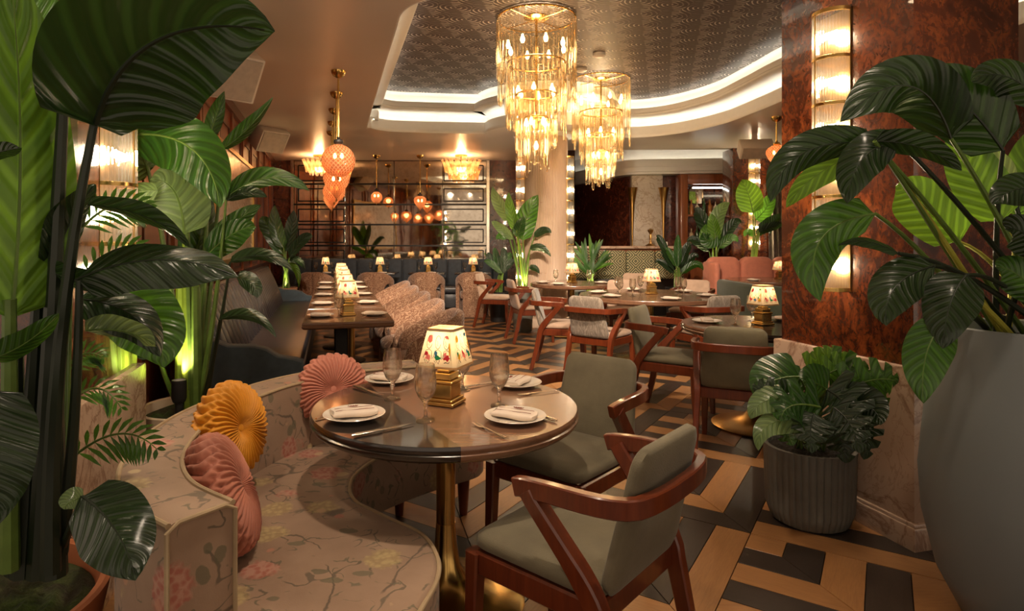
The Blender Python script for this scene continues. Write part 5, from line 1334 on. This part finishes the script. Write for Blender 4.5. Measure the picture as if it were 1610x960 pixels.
lf(m, O, (180, 222), 3.0, (300, 196), 2.95, 34, 'leaf_green', (10, -22), 0, roll=20, fold=.3)
lf(m, O, (232, 264), 3.3, (198, 132), 3.4, 82, 'leaf_pale', (-16, -14), 0, roll=12)
lf(m, O, (240, 265), 3.35, (190, 225), 3.3, 60, 'leaf_pale', (-10, 8), 0, roll=20)
lf(m, O, (290, 368), 3.05, (236, 282), 3.0, 96, 'leaf_pale', (22, -48), 0, roll=10, fold=.15)
lf(m, O, (248, 300), 2.9, (168, 336), 2.8, 48, 'leaf_pale', (-8, -24), 0, roll=35, fold=.3)
lf(m, O, (330, 216), 3.35, (353, 143), 3.4, 26, 'leaf_green', (-2, 0), 0, roll=5, fold=.5, prof='lance')
lf(m, O, (347, 236), 3.3, (429, 153), 3.2, 24, 'leaf_green', (4, 14), 0, roll=20, fold=.6, prof='lance')
lf(m, O, (354, 312), 3.15, (486, 300), 3.0, 36, 'leaf_green', (10, -52), -.05, roll=25, fold=.3, prof='lance')
lf(m, O, (356, 316), 3.15, (420, 310), 3.1, 26, 'leaf_dark', (0, -22), 0, roll=30, prof='lance')
lf(m, O, (326, 400), 3.2, (402, 356), 3.1, 46, 'leaf_green', (6, -22), 0, roll=-10, fold=.2)
lf(m, O, (327, 398), 3.2, (410, 322), 3.2, 34, 'leaf_green', (-4, -14), 0, roll=10, fold=.2)
lf(m, O, (362, 412), 3.0, (462, 428), 2.9, 26, 'leaf_dark', (10, -36), 0, roll=35, fold=.3, prof='lance')
lf(m, O, (372, 436), 3.0, (405, 468), 2.95, 30, 'leaf_dark', (14, -10), 0, roll=20, fold=.3)
lf(m, O, (346, 502), 2.95, (434, 530), 2.85, 22, 'leaf_dark', (16, -36), 0, roll=30, fold=.4, prof='lance')
lf(m, O, (250, 560), 3.1, (200, 470), 3.0, 60, 'leaf_green', (-10, -10), 0, roll=20)
lf(m, O, (300, 420), 3.25, (330, 300), 3.4, 60, 'leaf_green', (6, 0), 0, roll=30)
# uplight in the pot
u0 = PO2 + Vector((-.02, -.11, .46)); t = thing('plant_uplight', 'black spotlight fixture standing in the cream pot', 'spotlight', u0)
m_ = MB(); m_.lathe([(0, .0), (.02, 0), (.02, .10), (.0, .10)], 12); m_.build('stake', MT['black_matte'], t)
m_ = MB(); m_.lathe([(.0, .09), (.03, .09), (.036, .11), (.036, .20), (.030, .20), (.028, .17), (0, .165)], 20); m_.build('head', MT['black_matte'], t)
m_ = MB(); m_.lathe([(0, .172), (.026, .172), (.026, .176), (0, .176)], 16); m_.build('lens', MT['bulb_soft'], t)
spot_light('uplight', (0, 0, .21), (.0, .14, 1.0), 14, (1.0, .86, .42), 85, .6, .02, t)
# ---------------------------------------------------------------- big right planter
PO9 = Vector((1.945, 2.16, 0))
planter('tall_grey_planter', 'tall rounded blue grey pot at the right edge', PO9, [(0, 0), (.17, 0), (.21, .02), (.28, .16), (.325, .36), (.335, .52), (.315, .75), (.275, .98), (.262, 1.06), (.252, 1.065), (.242, 1.06), (.245, .98)], 'pot_blue', 'soil', 1.0, .245)
O = PO9 + Vector((0, 0, 1.0)); m = plant('peace_lily', 'large lush plant with broad ribbed leaves in the tall grey pot', O)
RB = [((1495, 218), 2.0, (1320, 192), 1.95, 96, 'leaf_dark', (20, -135), -.05, dict(roll=-8, fold=.22)),
      ((1577, 236), 2.05, (1437, 134), 2.0, 108, 'leaf_dark', (-6, -60), 0, dict(roll=12, fold=.2)),
      ((1640, 160), 2.0, (1528, 128), 1.95, 60, 'leaf_dark', (-10, -50), 0, dict(roll=20)),
      ((1374, 226), 1.95, (1211, 318), 1.95, 58, 'leaf_dark', (-60, -62), 0, dict(roll=-18, fold=.35)),
      ((1380, 232), 2.0, (1236, 326), 2.1, 44, 'leaf_bright', (-30, -20), 0, dict(roll=10, fold=.2)),
      ((1412, 222), 1.9, (1332, 320), 1.85, 66, 'leaf_dark', (-34, -40), 0, dict(roll=6, fold=.3)),
      ((1375, 222), 1.88, (1512, 268), 1.85, 46, 'leaf_dark', (10, -26), 0, dict(roll=28, fold=.3)),
      ((1578, 346), 2.25, (1497, 205), 2.3, 74, 'leaf_bright', (-14, -16), 0, dict(roll=10, fold=.1)),
      ((1508, 380), 2.2, (1408, 292), 2.2, 82, 'leaf_bright', (-22, -36), 0, dict(roll=8, fold=.14)),
      ((1376, 336), 1.9, (1290, 474), 1.82, 78, 'leaf_green', (-88, -52), 0, dict(roll=-12, fold=.3)),
      ((1412, 398), 1.9, (1318, 386), 1.85, 22, 'leaf_dark', (-10, -26), 0, dict(roll=45, fold=.3)),
      ((1468, 418), 1.9, (1394, 512), 1.82, 72, 'leaf_dark', (-50, -24), 0, dict(roll=4, fold=.25)),
      ((1462, 440), 2.0, (1378, 500), 1.95, 40, 'leaf_bright', (-36, -10), 0, dict(roll=25, fold=.25)),
      ((1520, 432), 1.85, (1482, 548), 1.78, 78, 'leaf_dark', (-14, -26), 0, dict(roll=2, fold=.22)),
      ((1486, 505), 1.82, (1452, 634), 1.76, 68, 'leaf_green', (-26, -22), 0, dict(roll=4, fold=.2)),
      ((1640, 300), 1.85, (1562, 322), 1.82, 56, 'leaf_dark', (-10, -26), 0, dict(roll=10)),
      ((1590, 300), 2.3, (1530, 232), 2.3, 52, 'leaf_pale', (0, -20), 0, dict(roll=25)),
      ((1645, 400), 1.9, (1580, 360), 1.85, 60, 'leaf_dark', (-10, -30), 0, dict(roll=20)),
      ((1640, 470), 1.95, (1565, 420), 1.95, 60, 'leaf_green', (-10, -30), 0, dict(roll=20)),
      ((1600, 340), 2.35, (1625, 200), 2.35, 60, 'leaf_bright', (0, 0), 0, dict(roll=20))]
for i, (a, d0, b, d1, w, mt, ar, ad, kw) in enumerate(RB):
    ob, p, q = lf(m, O, a, d0, b, d1, w, mt, ar, ad, **kw)
    r0 = Vector((.10 * math.cos(i * 2.4), .10 * math.sin(i * 2.4), 0))
    stem(m, r0, p, .011, .006, 'stem_yellow' if mt == 'leaf_bright' else ('stem_green' if i % 3 == 0 else 'stem_dark'), (p.x * .1, 0, .14))
u0 = PO9 + Vector((.02, .14, 1.0)); t = thing('plant_uplight', 'small black spotlight hidden among the stems of the tall grey pot', 'spotlight', u0)
m_ = MB(); m_.lathe([(.0, .0), (.018, .0), (.022, .04), (.022, .09), (.018, .09), (0, .075)], 16); m_.build('head', MT['black_matte'], t)
m_ = MB(); m_.lathe([(0, .078), (.015, .078), (.015, .082), (0, .082)], 12); m_.build('lens', MT['bulb_soft'], t)
spot_light('uplight', (0, 0, .10), (-.12, -.06, 1.0), 9, (1.0, .86, .40), 100, .6, .02, t)
# ---------------------------------------------------------------- monstera
PO10 = Vector((1.60, 3.0, 0))
planter('fluted_planter', 'grey fluted pot on the floor before the marble pier base', PO10, [(.15, 0), (.175, .015), (.198, .08), (.205, .34), (.208, .37), (.20, .372), (.188, .37), (.185, .34)], 'pot_grey', 'soil', .34, .188, flute=40)
O = PO10 + Vector((0, 0, .34)); m = plant('monstera', 'split-leaved monstera in the grey fluted pot', O)
ML = [((1258, 592), 2.85, (1196, 632), 2.8, 70, 'leaf_green', (-30, -22), 12), ((1285, 590), 2.95, (1318, 545), 3.0, 44, 'leaf_bright', (10, -14), 8), ((1300, 588), 2.9, (1352, 583), 2.95, 46, 'leaf_bright', (14, -18), 12), ((1270, 585), 2.95, (1330, 560), 2.9, 50, 'leaf_bright', (20, -12), 20), ((1300, 612), 2.8, (1262, 600), 2.75, 56, 'leaf_green', (-8, -12), 20),
      ((1325, 612), 2.8, (1412, 602), 2.75, 66, 'leaf_green', (26, -22), 14), ((1300, 612), 2.75, (1340, 690), 2.7, 76, 'leaf_dark', (26, -14), 6), ((1290, 640), 2.7, (1228, 662), 2.65, 72, 'leaf_green', (-30, -26), 6), ((1330, 630), 2.75, (1385, 668), 2.7, 54, 'leaf_dark', (24, -16), 14), ((1270, 600), 2.9, (1183, 598), 2.9, 46, 'leaf_green', (-26, -18), 26), ((1255, 640), 2.75, (1183, 612), 2.8, 50, 'leaf_dark', (-20, -20), 12), ((1295, 660), 2.7, (1330, 728), 2.65, 64, 'leaf_dark', (18, -12), 4),
      ((1262, 660), 2.7, (1192, 708), 2.65, 34, 'leaf_pale', (-40, -30), 14), ((1250, 670), 2.72, (1248, 700), 2.66, 46, 'leaf_green', (-16, -8), 6), ((1345, 650), 2.8, (1358, 722), 2.75, 48, 'leaf_dark', (20, -12), 14), ((1300, 575), 2.95, (1345, 625), 2.85, 60, 'leaf_green', (30, -16), 18), ((1240, 625), 2.75, (1180, 658), 2.72, 40, 'leaf_pale', (-22, -18), 20), ((1280, 650), 2.66, (1276, 712), 2.6, 60, 'leaf_dark', (-6, -14), 6), ((1310, 640), 2.68, (1352, 712), 2.62, 56, 'leaf_dark', (14, -14), 6), ((1318, 600), 2.9, (1392, 640), 2.85, 58, 'leaf_green', (24, -20), 12)]
for i, (a, d0, b, d1, w, mt, ar, roll) in enumerate(ML):
    if b[0] > 1335: d0, d1 = d0 - .05, d1 - .12
    ob, p, q = lf(m, O, a, d0, b, d1, w * 1.15, mt, ar, 0, roll=roll, fold=.12, notch=5 if i % 4 else 0, prof='heart', wav=.03, nu=12, nv=30)
    r0 = Vector((.06 * math.cos(i * 2.4), .06 * math.sin(i * 2.4), 0)); stem(m, r0, p, .006, .004, 'stem_green', (0, 0, .06))
# ---------------------------------------------------------------- background plants
def back_plant(name, label, pot_label, u, d, potr, poth, potm, leaves, stems_m='stem_green', uplight=0, potname='round_planter'):
    x = px(u, d); base = Vector((x, d, 0))
    planter(potname, pot_label, base, [(0, 0), (potr * .8, 0), (potr * .82, .02), (potr * .98, poth * .92), (potr, poth), (potr * .95, poth + .004), (potr * .9, poth)], potm, 'soil', poth - .04, potr * .9, 28)
    o = base + Vector((0, 0, poth - .04)); t = plant(name, label, o)
    for i, (a, b, w, mt, ar, roll) in enumerate(leaves):
        dd = d + .13 * math.sin(i * 2.1)
        ob, p, q = lf(t, o, a, dd, b, dd, w, mt, ar, 0, roll=roll, fold=.2, nu=6, nv=12)
        stem(t, (.3 * potr * math.cos(i * 2.4), .3 * potr * math.sin(i * 2.4), 0), p, .016, .010, 'stem_lime' if mt == 'leaf_bright' else stems_m, (0, 0, .1))
    if uplight:
        spot_light('uplight', o + Vector((0, -potr * .6, .08)), o + Vector((0, .1, 1.0)), uplight, (1.0, .88, .42), 90, .6, .03)
back_plant('banana_plant', 'broad-leaved plant standing before the stone column', 'dark pot of the broad-leaved plant before the column', 822, 9.25, .17, .62, 'pot_grey',
    [((822, 378), (846, 306), 34, 'leaf_green', (-10, -4), 6), ((803, 345), (774, 293), 22, 'leaf_pale', (-6, 4), 25), ((812, 362), (800, 302), 18, 'leaf_bright', (-6, 0), 15), ((808, 376), (773, 348), 16, 'leaf_pale', (-8, -10), 25), ((840, 372), (867, 366), 13, 'leaf_dark', (4, -14), 20), ((833, 392), (866, 403), 13, 'leaf_dark', (2, -16), 25), ((800, 372), (780, 376), 14, 'leaf_green', (-3, -8), 20), ((832, 420), (848, 430), 10, 'leaf_dark', (3, -6), 20), ((815, 372), (824, 340), 20, 'leaf_green', (-3, 0), 20)], uplight=14)
back_plant('leafy_shrub', 'dark bushy fern left of the stone column', 'dark pot of the bushy fern left of the column', 784, 10.3, .17, .5, 'black_matte',
    [((785 + 3 * (i % 3), 430), (785 + 24 * math.cos(i * .62), 412 - 24 * abs(math.sin(i * .62))), 11, 'leaf_green' if i % 2 else 'leaf_dark', (8 * math.cos(i * .62), -14), 15) for i in range(11)])
back_plant('banana_plant', 'tall plant by the mirror wall at the end of the leather bench', 'pinkish pot at the end of the leather bench', 450, 9.6, .17, .62, 'terracotta_pale',
    [((446, 400), (412, 340), 26, 'leaf_green', (-14, -26), 14), ((450, 395), (462, 330), 22, 'leaf_dark', (6, -10), 20), ((455, 405), (492, 372), 18, 'leaf_dark', (6, -24), 20), ((444, 415), (405, 398), 16, 'leaf_green', (-8, -16), 20), ((450, 420), (470, 452), 12, 'leaf_bright', (10, -26), 25), ((446, 390), (432, 322), 22, 'leaf_green', (-10, 0), 10), ((452, 410), (480, 425), 12, 'leaf_dark', (6, -16), 25)], uplight=8)
back_plant('bushy_palm', 'bushy bright palm right of the stone column', 'dark pot of the bushy palm right of the column', 928, 10.2, .2, .5, 'black_matte',
    [((922 + 3 * (i % 5), 430), (928 + 38 * math.cos(R(12 + i * 9)), 424 - 58 * math.sin(R(12 + i * 9)) * (.75 + .25 * ((i * 7) % 4) / 3)), 7, 'leaf_bright' if i % 3 == 0 else 'leaf_green', (6 * math.cos(R(12 + i * 9)), -10), 20) for i in range(18)], uplight=6)
back_plant('leafy_palm', 'dark arching palm before the bar ledge', 'dark pot of the arching palm before the bar ledge', 1066, 9.7, .2, .62, 'black_matte',
    [((1060, 425), (1032, 372), 13, 'leaf_dark', (-10, -34), 20), ((1062, 425), (1040, 400), 12, 'leaf_dark', (-10, -26), 20), ((1064, 420), (1046, 392), 11, 'leaf_green', (-4, -20), 20), ((1068, 420), (1085, 385), 14, 'leaf_dark', (8, -26), 20), ((1070, 428), (1098, 405), 13, 'leaf_dark', (8, -24), 20), ((1066, 420), (1066, 368), 13, 'leaf_green', (0, -10), 20), ((1072, 430), (1106, 425), 13, 'leaf_green', (8, -24), 20), ((1060, 430), (1030, 412), 11, 'leaf_dark', (-8, -18), 20)])
back_plant('banana_plant', 'lime lit broad-leaved plant between the bar and the pink banquette', 'dark pot behind the arm of the pink banquette', 1122, 11.0, .2, .7, 'pot_grey',
    [((1124, 378), (1148, 318), 24, 'leaf_pale', (-14, -18), 12), ((1122, 380), (1092, 330), 22, 'leaf_dark', (-10, -30), 18), ((1128, 370), (1105, 365), 26, 'leaf_green', (-6, 20), 12), ((1120, 380), (1110, 352), 26, 'leaf_bright', (-6, 10), 10), ((1130, 385), (1166, 350), 20, 'leaf_dark', (6, -26), 20), ((1126, 380), (1118, 335), 20, 'leaf_bright', (0, -4), 16), ((1130, 390), (1160, 380), 16, 'leaf_green', (8, -20), 20), ((1115, 395), (1080, 380), 16, 'leaf_dark', (-8, -20), 20)], uplight=10)
back_plant('banana_plant', 'plant with one big upright leaf behind the pink banquette', 'dark pot behind the pink banquette', 1182, 10.9, .15, .7, 'pot_grey',
    [((1184, 335), (1166, 282), 40, 'leaf_bright', (4, -6), 8), ((1188, 345), (1215, 300), 26, 'leaf_green', (8, 6), 14), ((1192, 362), (1226, 335), 22, 'leaf_dark', (8, 4), 20), ((1190, 370), (1212, 368), 14, 'leaf_dark', (6, -18), 24), ((1188, 370), (1170, 372), 12, 'leaf_green', (-6, -14), 24), ((1194, 365), (1232, 356), 16, 'leaf_dark', (8, -10), 24)], 'stem_lime', uplight=10)

# ================================================================ UNSEEN CEILING DOWNLIGHTS, MOSTLY ADDED FILL
def downlight(label, x, y, power, tx, ty, ang=75):  # fitting above the frame; the front table one accounts for its highlights
    t = thing('unseen_downlight', label, 'ceiling lamp', (x, y, CEIL), 0, 'recessed downlights')
    m = MB(); m.lathe([(.045, -.001), (.062, -.001), (.062, -.006), (.045, -.006)], 24, cap=False); m.build('trim', MT['speaker_white'], t)
    m = MB(); m.lathe([(0, -.004), (.044, -.004), (.044, -.002), (0, -.002)], 20); m.build('lens', MT['bulb_soft'], t)
    spot_light('downlight', (0, 0, -.03), (tx - x, ty - y, -2.4), power, (1.0, .80, .60), ang, .7, .05, t)
downlight('recessed downlight above the front table', -.1, 1.7, 52, -.15, 2.3)
downlight('added fill downlight above the floral booth', -1.0, 1.0, 22, -.7, 1.9)  # this and the next two: unseen lamps added as foreground fill
downlight('added fill downlight above the front armchair', 1.2, 1.2, 20, .9, 2.2)
downlight('added fill downlight aimed toward the monstera', 1.9, 2.2, 14, 1.6, 3.4)
downlight('added fill downlight aimed at the long table', -1.2, 3.7, 240, -1.5, 7.2, 62)  # from here on: unseen lamps added to brighten the middle of the room
downlight('added fill downlight aimed at the middle of the floor', .2, 3.6, 300, .3, 7.0, 60)
downlight('added fill downlight aimed at the large middle table', 1.2, 3.5, 300, 1.8, 7.0, 60)
downlight('added fill downlight aimed at the mirror wall row', -.5, 3.8, 560, -1.6, 11.0, 34)  # this and the next: added spots that lift the back of the room
downlight('added fill downlight aimed at the bar side', .8, 3.7, 560, 2.6, 11.0, 40)
downlight('added fill downlight aimed at the table beside the pier', .9, 3.2, 60, 1.7, 4.4, 60)  # added to brighten the chairs at that table
